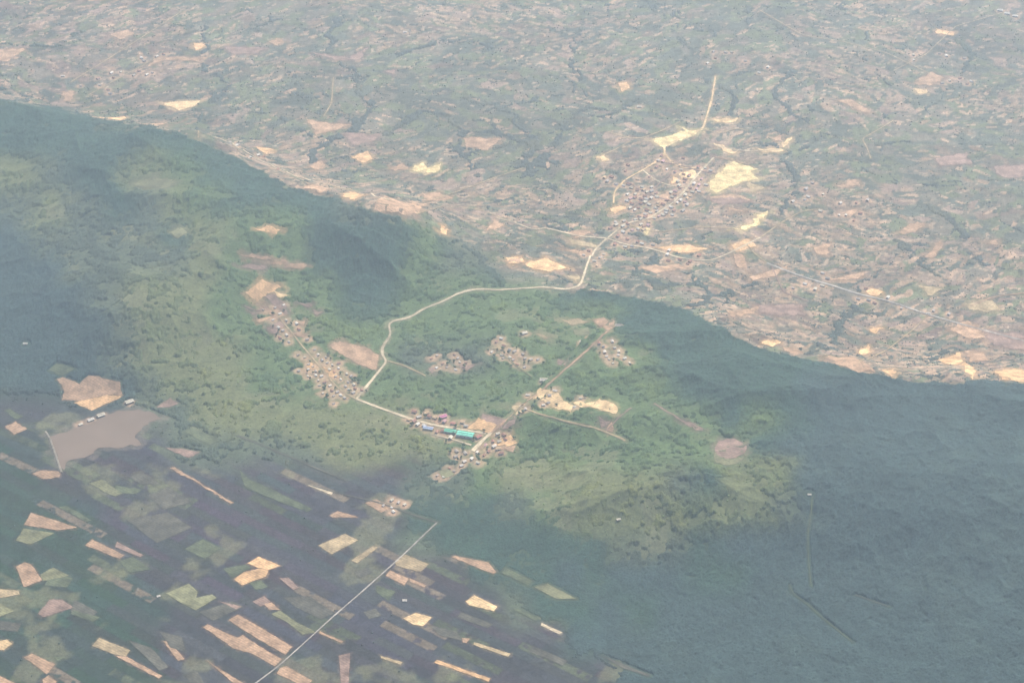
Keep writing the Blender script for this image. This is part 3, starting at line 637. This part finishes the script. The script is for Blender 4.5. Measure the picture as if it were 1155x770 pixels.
# trodden earth round the houses
YARD = np.zeros(X.shape)
grain0 = rng.random(X.shape)[..., None]
for hh_ in HOUSES:
    if hh_[6] in ('forest', 'cropland') and hh_[2] == 'shed': continue
    x, y = hh_[:2]
    m = (np.abs(X - x) < 40) & (np.abs(Y - y) < 40)
    YARD[m] = np.maximum(YARD[m], sstep(30, 8, np.hypot(X[m] - x, Y[m] - y) + 16 * (fbm(X[m], Y[m], 16, 2, 140) - .5)))
GC = GC * (0.86 + 0.28 * grain0)
YK = (0.72 * YARD * (0.6 + 0.8 * fbm(X, Y, 11, 2, 420)))[..., None].clip(0, 1)
GC = GC * (1 - YK) + np.array([0.52, 0.33, 0.21]) * YK

kd = sstep(0.78, 0.94, Fd + (n1 - 0.5) * 0.25)
F = F * (1 - kd) + np.maximum(F, 0.62 + 0.36 * n2) * kd
F = F - CLEAR * 3 - YARD * 0.2
CH = sstep(0.60, 0.80, F)                     # 0..1 canopy presence
bump = 0.6 * fbm(X, Y, 15, 2, 150) + 0.4 * rng.random(X.shape)
DN = sstep(0.75, 0.93, Fd)
LOWH = 1 - 0.6 * sstep(510, 570, PY) * sstep(760, 660, PX) * (1 - PLn)
CZ = Z + LOWH * CH * (5.2 + 2.0 * n1 * (1 - DN)) * (1 - 0.25 * PLn) + LOWH * CH * (bump - 0.5) * (9 - 1.5 * DN) - 1.2
dense = sstep(0.75, 0.95, Fd)[..., None]
grain = rng.random(X.shape)[..., None]
CCOL = Cc * (0.66 + 0.10 * dense + (0.30 - 0.25 * dense) * n1[..., None] + (0.34 + 0.16 * dense) * fbm(X, Y, 45, 4, 160)[..., None]) * (0.78 + 0.22 * vnoise(X / 9, Y / 9, 170)[..., None] + (0.26 + 0.16 * dense) * grain)
yel = sstep(0.55, 0.75, fbm(X, Y, 110, 3, 180))[..., None] * np.where(Fd[..., None] < 0.85, 1, 0.25)
CCOL = CCOL * (1 + yel * np.array([0.45, 0.28, 0.05]))

# ------------------------------------------------------------------ materials
def new_mat(name, rough=0.9):
    m = bpy.data.materials.new(name); m.use_nodes = True
    b = m.node_tree.nodes['Principled BSDF']
    b.inputs['Roughness'].default_value = rough
    b.inputs['Specular IOR Level'].default_value = 0.15
    return m, m.node_tree.nodes, m.node_tree.links, b
def land_mat(name, scales, amt, bump_amt):
    m, n, l, b = new_mat(name)
    a = n.new('ShaderNodeAttribute'); a.attribute_name = 'albedo'
    geo = n.new('ShaderNodeNewGeometry')
    prev = a.outputs['Color']
    hh = None
    for s, k in zip(scales, amt):
        t = n.new('ShaderNodeTexNoise'); t.inputs['Scale'].default_value = 1.0 / s; t.inputs['Detail'].default_value = 3
        l.new(geo.outputs['Position'], t.inputs['Vector'])
        mr = n.new('ShaderNodeMapRange'); mr.inputs['From Min'].default_value = 0.3; mr.inputs['From Max'].default_value = 0.7
        mr.inputs['To Min'].default_value = 1 - k; mr.inputs['To Max'].default_value = 1 + k
        l.new(t.outputs[0], mr.inputs['Value'])
        mx = n.new('ShaderNodeVectorMath'); mx.operation = 'SCALE'
        l.new(prev, mx.inputs[0]); l.new(mr.outputs[0], mx.inputs['Scale'])
        prev = mx.outputs[0]; hh = t.outputs[0]
    l.new(prev, b.inputs['Base Color'])
    bp = n.new('ShaderNodeBump'); bp.inputs['Strength'].default_value = 0.6; bp.inputs['Distance'].default_value = bump_amt
    l.new(hh, bp.inputs['Height']); l.new(bp.outputs[0], b.inputs['Normal'])
    return m
M_GROUND = land_mat('vegetated_soil', (30, 9), (0.16, 0.24), 2.0)
M_CANOPY = land_mat('leaf_canopy', (14, 6), (0.14, 0.22), 3.5)

def tinted(name, k=0.12, sc_=8.0, stripes=0.0, rough=0.9, spec=0.15):
    """albedo = the object's own colour, broken up by noise"""
    m, n, l, b = new_mat(name, rough)
    b.inputs['Specular IOR Level'].default_value = spec
    oi = n.new('ShaderNodeObjectInfo'); geo = n.new('ShaderNodeNewGeometry')
    prev = oi.outputs['Color']
    for s, kk in ((sc_, k), (sc_ * 5, k * 1.4)):
        t = n.new('ShaderNodeTexNoise'); t.inputs['Scale'].default_value = 1.0 / s; t.inputs['Detail'].default_value = 4
        l.new(geo.outputs['Position'], t.inputs['Vector'])
        mr = n.new('ShaderNodeMapRange'); mr.inputs['From Min'].default_value = 0.3; mr.inputs['From Max'].default_value = 0.7
        mr.inputs['To Min'].default_value = 1 - kk; mr.inputs['To Max'].default_value = 1 + kk
        l.new(t.outputs[0], mr.inputs['Value'])
        mx = n.new('ShaderNodeVectorMath'); mx.operation = 'SCALE'
        l.new(prev, mx.inputs[0]); l.new(mr.outputs[0], mx.inputs['Scale']); prev = mx.outputs[0]
    if stripes:
        mp = n.new('ShaderNodeMapping'); mp.inputs['Rotation'].default_value = (0, 0, 0.62)
        l.new(geo.outputs['Position'], mp.inputs['Vector'])
        w = n.new('ShaderNodeTexWave'); w.inputs['Scale'].default_value = 0.04; w.inputs['Distortion'].default_value = 5.0; w.bands_direction = 'Y'
        w.inputs['Detail'].default_value = 3; w.inputs['Detail Scale'].default_value = 0.4
        l.new(mp.outputs[0], w.inputs['Vector'])
        mr = n.new('ShaderNodeMapRange'); mr.inputs['To Min'].default_value = 1 - stripes; mr.inputs['To Max'].default_value = 1 + stripes * 0.5
        l.new(w.outputs['Fac'], mr.inputs['Value'])
        mx = n.new('ShaderNodeVectorMath'); mx.operation = 'SCALE'
        l.new(prev, mx.inputs[0]); l.new(mr.outputs[0], mx.inputs['Scale']); prev = mx.outputs[0]
    l.new(prev, b.inputs['Base Color'])
    return m
M_SOIL = tinted('tilled_soil', 0.26, 7.0, 0.14)
M_ROAD = tinted('dirt_track', 0.26, 14.0)
M_WATER = tinted('muddy_water', 0.05, 60.0, 0, 0.8, 0.03)
M_ROOF = tinted('sheet_roof', 0.12, 3.0, 0, 0.6, 0.3)
M_WALL = tinted('painted_wall', 0.08, 3.0)
M_LEAF = tinted('tree_leaves', 0.25, 2.5)
M_BARK = tinted('tree_bark', 0.2, 1.0)

# ------------------------------------------------------------------ mesh helpers
def mesh_np(name, co, faces, mat, attr=None, smooth=False, parent=None):
    me = bpy.data.meshes.new(name)
    co = np.ascontiguousarray(co, np.float32).reshape(-1, 3); faces = np.ascontiguousarray(faces, np.int32)
    k = faces.shape[1]
    me.vertices.add(len(co)); me.vertices.foreach_set('co', co.ravel())
    me.loops.add(faces.size); me.loops.foreach_set('vertex_index', faces.ravel())
    me.polygons.add(len(faces))
    me.polygons.foreach_set('loop_start', np.arange(0, faces.size, k, dtype=np.int32))
    me.polygons.foreach_set('use_smooth', np.full(len(faces), smooth, bool))
    me.update(calc_edges=True)
    if attr is not None:
        a = me.attributes.new('albedo', 'FLOAT_COLOR', 'POINT')
        c = np.ones((len(co), 4), np.float32); c[:, :3] = attr.reshape(-1, 3)
        a.data.foreach_set('color', c.ravel())
    me.materials.append(mat)
    o = bpy.data.objects.new(name, me); COL.objects.link(o)
    if parent: o.parent = parent
    return o
def tag(o, label=None, cat=None, group=None, kind=None):
    for k_, v in (('label', label), ('category', cat), ('group', group), ('kind', kind)):
        if v: o[k_] = v
    return o
def quads(r, c):
    i = np.arange(r - 1)[:, None] * c + np.arange(c - 1)[None, :]
    return np.stack([i, i + 1, i + 1 + c, i + c], -1).reshape(-1, 4)

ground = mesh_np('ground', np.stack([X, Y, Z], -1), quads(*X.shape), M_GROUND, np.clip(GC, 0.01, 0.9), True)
tag(ground, 'farmed plain and green hills seen from high above', 'ground', kind='structure')

# forest mass: only cells that carry canopy
rs, cs = slice(NR0, NR0 + NRF), slice(NC0, NC0 + NCF)
cz = CZ[rs, cs]; ch = CH[rs, cs]; cx = X[rs, cs]; cy = Y[rs, cs]; cc = CCOL[rs, cs]
q = quads(*cx.shape)
keep = (ch.ravel()[q].max(1) > 0.12)
q = q[keep]
used, inv = np.unique(q, return_inverse=True)
jx = (rng.random(len(used)) - 0.5) * 1.6; jy = (rng.random(len(used)) - 0.5) * 2.6
co = np.stack([cx.ravel()[used] + jx, cy.ravel()[used] + jy, cz.ravel()[used]], -1)
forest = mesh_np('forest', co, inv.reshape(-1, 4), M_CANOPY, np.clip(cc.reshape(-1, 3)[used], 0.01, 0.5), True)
tag(forest, 'dense tree cover over the hills, stream banks and hedgerows', 'forest', kind='stuff')
print('forest quads', len(q))

# ------------------------------------------------------------------ fields
LOC = {'left': 'in the dark cropland at lower left', 'road': 'near the straight farm road', 'reservoir': 'around the muddy reservoir', 'hill': 'on the green hill terraces',
       'village': 'around the main village', 'plain': 'on the hazy middle plain', 'east': 'on the eastern plain'}
CN = {'pink': 'pinkish bare', 'tan': 'tan bare', 'peach': 'orange-peach bare', 'sand': 'bright sandy', 'pale': 'pale', 'dull': 'dull brown', 'green': 'dull green', 'olive': 'olive stubble',
      'dpink': 'dark pinkish', 'yellow': 'bright yellow sand'}
ORD = ['first', 'second', 'third', 'fourth', 'fifth', 'sixth', 'seventh', 'eighth', 'ninth', 'tenth']
def ordinal(i):
    if i < 10: return ORD[i]
    n = i + 1
    return '%d%s' % (n, 'th' if 10 <= n % 100 <= 20 else {1: 'st', 2: 'nd', 3: 'rd'}.get(n % 10, 'th'))
def fill_poly(gp, step, jit, lift, seed, wild=0):
    r = random.Random(seed)
    ring = []
    n = len(gp)
    for i in range(n):
        a, b = gp[i], gp[(i + 1) % n]; L = math.dist(a, b); m = max(1, int(L / step))
        for j in range(m):
            t = j / m; w = jit if j else jit * 0.3
            ring.append(Vector((a[0] + (b[0] - a[0]) * t + r.uniform(-w, w), a[1] + (b[1] - a[1]) * t + r.uniform(-w, w))))
    if wild:
        ax_ = np.array([(p.x, p.y) for p in ring])
        ax_[:, 0] += (fbm(ax_[:, 0], ax_[:, 1], 20, 3, seed + 300) - 0.5) * 2 * wild
        ax_[:, 1] += (fbm(ax_[:, 0], ax_[:, 1], 20, 3, seed + 700) - 0.5) * 2.6 * wild
        ring = [Vector((float(a), float(b))) for a, b in ax_]
    xs = [p.x for p in ring]; ys = [p.y for p in ring]
    gx, gy = np.meshgrid(np.arange(min(xs), max(xs), step * 1.6), np.arange(min(ys), max(ys), step * 1.6))
    gx, gy = gx.ravel(), gy.ravel()
    rp = [(p.x, p.y) for p in ring]
    ins = in_poly(gx, gy, rp)
    gx, gy = gx[ins], gy[ins]
    if len(gx):
        d, _, _ = seg_dist(gx, gy, rp + [rp[0]]); k_ = d > step * 0.5; gx, gy = gx[k_], gy[k_]
    vs_ = ring + [Vector((float(a), float(b))) for a, b in zip(gx, gy)]
    out = delaunay_2d_cdt(vs_, [], [list(range(len(ring)))], 1, 1e-4)
    v = np.array([(p.x, p.y) for p in out[0]])
    f = [t for t in out[2] if len(t) == 3]
    z = H(v[:, 0], v[:, 1]) + lift
    f = np.array(f, int)
    # face up
    a, b, c = v[f[:, 0]], v[f[:, 1]], v[f[:, 2]]
    cr = (b[:, 0] - a[:, 0]) * (c[:, 1] - a[:, 1]) - (b[:, 1] - a[:, 1]) * (c[:, 0] - a[:, 0])
    f[cr < 0] = f[cr < 0][:, ::-1]
    return np.column_stack([v, z]), f
cnt = {}
order = sorted(range(len(FIELDS)), key=lambda i: min(p[0] for p in FIELDS[i][2]))
rank = {}
for i in order:
    k_ = (FIELDS[i][0], FIELDS[i][1]); rank[i] = cnt.get(k_, 0); cnt[k_] = rank[i] + 1
for i, (cname, reg, poly) in enumerate(FIELDS):
    v, f = fill_poly(FIELD_G[i], 11, 1.0 if reg in ('left', 'road') else 2.2, 0.9 + 0.01 * (i % 7), i, {'plain': 13, 'east': 14, 'hill': 8, 'village': 8, 'reservoir': 3}.get(reg, 0))
    o = mesh_np('field', v, f, M_SOIL, None, True)
    r = random.Random(i * 3 + 1); s = r.uniform(0.88, 1.1) * (1.16 if reg in ('plain', 'east') and cname != 'yellow' else 1)
    o.color = tuple(c * s for c in SOIL[cname]) + (1,)
    one = cnt[(cname, reg)] == 1
    tag(o, (CN[cname] + ' field ' + LOC[reg]) if one else '%s of the %s fields %s, from the left' % (ordinal(rank[i]), CN[cname], LOC[reg]), 'field', 'fields ' + LOC[reg], 'structure')

# ------------------------------------------------------------------ roads
def ribbon(gp, w, lift):
    P = []
    for i in range(len(gp) - 1):
        L = math.dist(gp[i], gp[i + 1]); m = max(1, int(L / 12))
        for j in range(m):
            t = j / m; P.append((gp[i][0] + (gp[i+1][0] - gp[i][0]) * t, gp[i][1] + (gp[i+1][1] - gp[i][1]) * t))
    P.append(gp[-1]); P = np.array(P)
    for _ in range(3):
        Q = P.copy(); Q[1:-1] = 0.25 * P[:-2] + 0.5 * P[1:-1] + 0.25 * P[2:]; P = Q
    T = np.gradient(P, axis=0); T /= np.linalg.norm(T, axis=1)[:, None] + 1e-9
    N = np.column_stack([-T[:, 1], T[:, 0]])
    ww = w * (0.55 + 0.8 * fbm(P[:, 0], P[:, 1], 40, 3, 5))
    rows = []
    for k_ in (-0.5, -0.17, 0.17, 0.5):
        q_ = P + N * (ww * k_)[:, None]
        rows.append(np.column_stack([q_, H(q_[:, 0], q_[:, 1]) + lift]))
    co_ = np.stack(rows, 1)
    n = len(P)
    f = []
    for i in range(n - 1):
        for j in range(3):
            a = i * 4 + j; f.append((a + 1, a, a + 4, a + 5))
    return co_.reshape(-1, 3), np.array(f)
for i, (nm, cname, w, pts, lab) in enumerate(ROADS):
    v, f = ribbon(ROAD_G[i], w, 1.25 + 0.02 * i)
    o = mesh_np(nm, v, f, M_ROAD, None, True)
    o.color = tuple(SOIL[cname]) + (1,)
    tag(o, lab, nm, None, 'structure')

# ------------------------------------------------------------------ reservoir and its earth dam
v, f = fill_poly(RES_G, 12, 2.5, 0, 77, 12)
v[:, 2] = RES_Z + 0.8
o = mesh_np('water', v, f, M_WATER, None, True); o.color = (0.235, 0.172, 0.130, 1)
tag(o, 'smooth brown muddy reservoir below the bare pink pit', 'reservoir', None, 'structure')
dam_px = [(51, 487), (56, 495), (63, 515), (69, 533)]
dg = to_ground(dam_px)
prof = [(-8, -4), (-1.6, 2.4), (1.6, 2.4), (8, -4)]
P = []
for i in range(len(dg) - 1):
    m = 6
    for j in range(m): P.append((dg[i][0] + (dg[i+1][0] - dg[i][0]) * j / m, dg[i][1] + (dg[i+1][1] - dg[i][1]) * j / m))
P.append(dg[-1]); P = np.array(P); T = np.gradient(P, axis=0); T /= np.linalg.norm(T, axis=1)[:, None]; N = np.column_stack([-T[:, 1], T[:, 0]])
vv = []; ff = []
for i in range(len(P)):
    zb = float(H(P[i, 0], P[i, 1]))
    for d_, h_ in prof: vv.append((P[i, 0] + N[i, 0] * d_, P[i, 1] + N[i, 1] * d_, zb + h_ + 1))
for i in range(len(P) - 1):
    for j in range(3): a = i * 4 + j; ff.append((a + 1, a, a + 4, a + 5))
o = mesh_np('dam', np.array(vv), np.array(ff), M_ROAD); o.color = (0.27, 0.23, 0.18, 1)
tag(o, 'straight pale earth dam closing the left end of the reservoir', 'dam')

# ------------------------------------------------------------------ buildings
ROOFC = {'white': (0.78, 0.68, 0.56), 'grey': (0.50, 0.42, 0.35), 'rust': (0.40, 0.19, 0.13), 'cream': (0.72, 0.62, 0.46), 'pink': (0.62, 0.36, 0.34), 'blue': (0.48, 0.54, 0.68),
         'green': (0.24, 0.70, 0.50), 'mint': (0.16, 0.52, 0.34), 'magenta': (0.72, 0.24, 0.38), 'red': (0.55, 0.22, 0.17), 'orange': (0.75, 0.50, 0.28)}
ROOFN = {'white': 'white metal', 'grey': 'grey metal', 'rust': 'rust red', 'cream': 'cream', 'pink': 'pink', 'blue': 'pale blue', 'green': 'bright green', 'mint': 'darker green',
         'magenta': 'magenta', 'red': 'red', 'orange': 'orange'}
DIM = {'house': (12, 8.5, 3.2, 2.4), 'shed': (20, 11, 4.0, 2.2), 'hall': (52, 21, 6.5, 3.6)}
def box_faces(f0): return [tuple(i + f0 for i in f_) for f_ in ((0, 1, 5, 4), (1, 2, 6, 5), (2, 3, 7, 6), (3, 0, 4, 7), (4, 5, 6, 7), (3, 2, 1, 0))]
def wall_mesh(kind):
    L, W, h, rh = DIM[kind]; a, b = L / 2, W / 2
    v = [(-a, -b, -1.5), (a, -b, -1.5), (a, b, -1.5), (-a, b, -1.5), (-a, -b, h), (a, -b, h), (a, b, h), (-a, b, h), (-a, 0, h + rh), (a, 0, h + rh)]
    f = [(0, 1, 5, 4), (2, 3, 7, 6), (1, 2, 6, 5), (3, 0, 4, 7), (5, 6, 9), (7, 4, 8), (3, 2, 1, 0)]
    me = bpy.data.meshes.new('wall'); me.from_pydata(v, [], f); me.materials.append(M_WALL); me.update()
    return me
def roof_mesh(kind):
    L, W, h, rh = DIM[kind]; a, b, t = L / 2 + 0.8, W / 2 + 0.9, 0.25
    dz = rh / (W / 2) * 0.9; e = 0.06
    v = []
    for x in (-a, a):
        v += [(x, -b, h - dz + e), (x, 0, h + rh + e), (x, b, h - dz + e), (x, -b, h - dz + e + t), (x, 0, h + rh + e + t), (x, b, h - dz + e + t)]
    f = [(3, 9, 10, 4), (4, 10, 11, 5), (0, 1, 7, 6), (1, 2, 8, 7), (0, 6, 9, 3), (2, 5, 11, 8), (0, 3, 4, 1), (1, 4, 5, 2), (6, 7, 10, 9), (7, 8, 11, 10)]
    if kind != 'house':      # ridge ventilator and sheet ribs
        n = int(L / 4)
        for i in range(n + 1):
            x = -a + 0.3 + (2 * a - 0.6) * i / n
            for s in (-1, 1):
                b0 = len(v)
                for xx in (x - 0.12, x + 0.12):
                    v += [(xx, s * b, h - dz + e + t - 0.02), (xx, s * 0.5, h + rh + e + t - dz / b * 0.2), (xx, s * 0.5, h + rh + e + t + 0.1), (xx, s * b, h - dz + e + t + 0.2)]
                f += [tuple(b0 + q_ for q_ in ff_) for ff_ in ((0, 1, 2, 3), (4, 7, 6, 5), (3, 2, 6, 7), (0, 3, 7, 4))]
        b0 = len(v)
        z0, z1 = h + rh + e, h + rh + e + t + 0.7
        v += [(-a * .8, -1, z0), (a * .8, -1, z0), (a * .8, 1, z0), (-a * .8, 1, z0), (-a * .8, -1, z1), (a * .8, -1, z1), (a * .8, 1, z1), (-a * .8, 1, z1)]
        f += box_faces(b0)
    me = bpy.data.meshes.new('roof'); me.from_pydata(v, [], f); me.materials.append(M_ROOF); me.update()
    return me
WM = {k_: wall_mesh(k_) for k_ in DIM}; RM = {k_: roof_mesh(k_) for k_ in DIM}
def panel_mesh(name, w, h):
    v = [(-w/2, -0.08, 0), (w/2, -0.08, 0), (w/2, 0.08, 0), (-w/2, 0.08, 0), (-w/2, -0.08, h), (w/2, -0.08, h), (w/2, 0.08, h), (-w/2, 0.08, h)]
    me = bpy.data.meshes.new(name); me.from_pydata(v, [], box_faces(0)); me.materials.append(M_WALL); me.update(); return me
DOOR = panel_mesh('door', 2.4, 2.6); WIN = panel_mesh('window', 2.6, 1.1)
HLOC = {'main village': 'in the main village', 'western hamlet': 'in the western hamlet', 'north road': 'in the green basin',
        'reservoir': 'on the bank above the reservoir', 'forest': 'alone in dark forest', 'cropland': 'in the dark cropland', 'far town': 'in the far town',
        'gap road': 'on roads beyond the gap', 'far plain': 'on the far plain'}
cnt = {}; rank = {}
HPX = []
for i, h in enumerate(HOUSES):
    z = float(H(h[0], h[1])); p = project(h[0], h[1], z); HPX.append((float(p[0]), float(p[1]), z))
for i in sorted(range(len(HOUSES)), key=lambda i: HPX[i][0]):
    k_ = (HOUSES[i][2], HOUSES[i][3], HOUSES[i][6]); rank[i] = cnt.get(k_, 0); cnt[k_] = rank[i] + 1
for i, (x, y, kind, colr, yaw, s, reg) in enumerate(HOUSES):
    nm = {'house': 'house', 'shed': 'shed', 'hall': 'warehouse'}[kind]
    root = bpy.data.objects.new(nm, None); COL.objects.link(root)
    z = HPX[i][2]
    root.location = (x, y, z + 0.6); root.rotation_euler = (0, 0, yaw); root.scale = (s, s, s)
    word = nm
    lab = ('%s-roofed %s %s' % (ROOFN[colr], word, HLOC[reg])) if cnt[(kind, colr, reg)] == 1 else \
          '%s from the left of the %s-roofed %ss %s' % (ordinal(rank[i]), ROOFN[colr], word, HLOC[reg])
    tag(root, lab, nm, 'buildings ' + HLOC[reg])
    r = random.Random(i)
    wo = bpy.data.objects.new('wall', WM[kind]); COL.objects.link(wo); wo.parent = root
    wo.color = r.choice(((0.55, 0.5, 0.42, 1), (0.5, 0.46, 0.42, 1), (0.38, 0.28, 0.2, 1), (0.6, 0.58, 0.55, 1)))
    ro = bpy.data.objects.new('roof', RM[kind]); COL.objects.link(ro); ro.parent = root
    k_ = r.uniform(0.85, 1.08); ro.color = tuple(min(0.8, c * k_) for c in ROOFC[colr]) + (1,)
    if kind != 'house' or reg in ('main village',):
        L, W, hh, rh = DIM[kind]
        for sx_ in ((-0.25, 0.25) if kind != 'house' else (0.22,)):
            d = bpy.data.objects.new('window', WIN); COL.objects.link(d); d.parent = root; d.location = (L * sx_, -W / 2, hh * 0.4); d.color = (0.06, 0.07, 0.08, 1)
        d = bpy.data.objects.new('door', DOOR); COL.objects.link(d); d.parent = root; d.location = (0, -W / 2, -0.6); d.color = (0.2, 0.13, 0.09, 1)

# ------------------------------------------------------------------ trees
def ico(sub):
    import bmesh
    bm = bmesh.new(); bmesh.ops.create_icosphere(bm, subdivisions=sub, radius=1)
    v = np.array([tuple(p.co) for p in bm.verts]); f = np.array([[p.index for p in q_.verts] for q_ in bm.faces]); bm.free()
    return v, f
v1, f1 = ico(1)
blobs = []
for k_ in range(6):
    w = v1 * (0.72 + 0.56 * np.random.default_rng(k_).random((len(v1), 1))); w[:, 2] = w[:, 2] * 0.8 + 0.55
    blobs.append(w)
# the uncountable small trees between the fields: one mass
Pw = np.where(PLn > 0.5, 1.0, np.where(crop > 0.3, 0.04, np.where(Fd < 0.8, 0.35, 0.0))) * (CLEAR < 0.1) * (CH < 0.4)
inner = np.zeros(X.shape, bool); inner[rs, cs] = True
Pw = Pw * inner * (0.15 + sstep(0.42, 0.72, fbm(X, Y, 95, 3, 200)) * 1.6 + (F > 0.35) * 0.9)
Pw = Pw.ravel() / Pw.sum()
NT = 12000
idx = rng.choice(X.size, NT, p=Pw)
tx = X.ravel()[idx] + rng.uniform(-4, 4, NT); ty = Y.ravel()[idx] + rng.uniform(-6, 6, NT)
tz = H(tx, ty); rad = rng.uniform(1.5, 3.0, NT) * (1 + 0.25 * (ty > 7000)); rot = rng.uniform(0, 6.28, NT); kind_ = rng.integers(0, 6, NT)
B = np.stack(blobs)[kind_] * rad[:, None, None]
c_, s_ = np.cos(rot)[:, None], np.sin(rot)[:, None]
co = np.stack([B[..., 0] * c_ - B[..., 1] * s_ + tx[:, None], B[..., 0] * s_ + B[..., 1] * c_ + ty[:, None], B[..., 2] + tz[:, None]], -1)
fa = (f1[None] + (np.arange(NT) * len(v1))[:, None, None]).reshape(-1, 3)
tcol = Cc.reshape(-1, 3)[idx] * rng.uniform(1.5, 2.6, (NT, 1)) * rng.uniform(0.92, 1.08, (NT, 3))
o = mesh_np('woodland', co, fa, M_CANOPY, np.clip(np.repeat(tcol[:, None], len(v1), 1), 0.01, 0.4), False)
tag(o, 'countless small trees and bushes dotted between fields and houses', 'trees', kind='stuff')

# single trees that stand by the houses and fields
def tree_meshes(seed):
    r = np.random.default_rng(seed)
    v2, f2 = ico(2)
    vs_, fs_ = [], []; base_i = 0
    for k_ in range(8):
        c = r.normal(0, 1, 3) * (1.7, 1.7, 1.1) + (0, 0, 6.3) if k_ else np.array([0, 0, 6.3]); rr = r.uniform(1.5, 2.6)
        w = v2 * (rr * (0.72 + 0.5 * r.random((len(v2), 1)))) + c
        vs_.append(w); fs_.append(f2 + base_i); base_i += len(v2)
    cm = mesh_np('crown', np.concatenate(vs_), np.concatenate(fs_), M_LEAF); 
    me1 = cm.data; bpy.data.objects.remove(cm)
    v, f = [], []
    for j, (z_, rr) in enumerate(((-1, 0.55), (1.2, 0.38), (3.5, 0.3), (6, 0.16))):
        for a in range(7): v.append((rr * math.cos(a * 0.8976) + 0.15 * j * (seed % 3 - 1), rr * math.sin(a * 0.8976), z_))
    for j in range(3):
        for a in range(7): f.append((j * 7 + a, j * 7 + (a + 1) % 7, (j + 1) * 7 + (a + 1) % 7, (j + 1) * 7 + a))
    me2 = bpy.data.meshes.new('trunk'); me2.from_pydata(v, [], f); me2.materials.append(M_BARK); me2.update()
    return me1, me2
TM = [tree_meshes(s) for s in (3, 4, 5)]
rr_ = random.Random(99)
near_h = [h for h in HOUSES if h[6] in ('main village', 'western hamlet', 'north road')]
TG = []
TL = {'main village': 'dark round broadleaf tree among the houses of the main village', 'western hamlet': 'dark round broadleaf tree among the houses of the western hamlet',
      'north road': 'dark round broadleaf tree by the houses in the green basin'}
tries = 0
while len(TG) < 90 and tries < 6000:
    tries += 1
    h = rr_.choice(near_h); a = rr_.uniform(0, 6.28); d = rr_.uniform(13, 34); x, y = h[0] + math.cos(a) * d, h[1] + math.sin(a) * d
    if any(math.hypot(x - q_[0], y - q_[1]) < 12.5 for q_ in HG) or any(math.hypot(x - q_[0], y - q_[1]) < 9 for q_ in TG): continue
    if any(float(seg_dist(np.array([x]), np.array([y]), gp)[0][0]) < 9 for gp in ROAD_G[:9]): continue
    TG.append((x, y))
    root = bpy.data.objects.new('tree', None); COL.objects.link(root); root.location = (x, y, float(H(x, y)))
    s = rr_.uniform(0.8, 1.25); root.scale = (s, s, s); root.rotation_euler = (0, 0, rr_.uniform(0, 6.28))
    m1, m2 = TM[len(TG) % 3]
    cr = bpy.data.objects.new('crown', m1); COL.objects.link(cr); cr.parent = root; g_ = rr_.uniform(0.8, 1.2); cr.color = (0.09 * g_, 0.125 * g_, 0.065 * g_, 1)
    tr = bpy.data.objects.new('trunk', m2); COL.objects.link(tr); tr.parent = root; tr.color = (0.16, 0.12, 0.09, 1)
    tag(root, TL[h[6]], 'tree', 'trees among the houses ' + HLOC[h[6]])

# ------------------------------------------------------------------ haze: one closed box round everything
xm = float(np.abs(X).max()) + 500
ya, yb = float(Y.min()) - 500, float(Y.max()) + 500
za, zb = float(Z.min()) - 1, CAM_H + 30
v = [(-xm, ya, za), (xm, ya, za), (xm, yb, za), (-xm, yb, za), (-xm, ya, zb), (xm, ya, zb), (xm, yb, zb), (-xm, yb, zb)]
me = bpy.data.meshes.new('haze'); me.from_pydata(v, [], box_faces(0)); me.update()
hm = bpy.data.materials.new('haze_air'); hm.use_nodes = True
hn = hm.node_tree.nodes
for n_ in list(hn):
    if n_.type != 'OUTPUT_MATERIAL': hn.remove(n_)
pv = hn.new('ShaderNodeVolumePrincipled'); pv.inputs['Density'].default_value = HAZE_DENSITY; pv.inputs['Color'].default_value = HAZE_COLOR
pv.inputs['Anisotropy'].default_value = 0.58
hm.node_tree.links.new(pv.outputs[0], hn['Material Output'].inputs['Volume'])
me.materials.append(hm)
hz = bpy.data.objects.new('haze', me); COL.objects.link(hz)
tag(hz, 'pale blue air haze filling the whole view', 'haze', kind='stuff')
print('box', xm, ya, yb, za, zb, 'houses', len(HOUSES), 'fields', len(FIELDS), 'trees', len(TG))
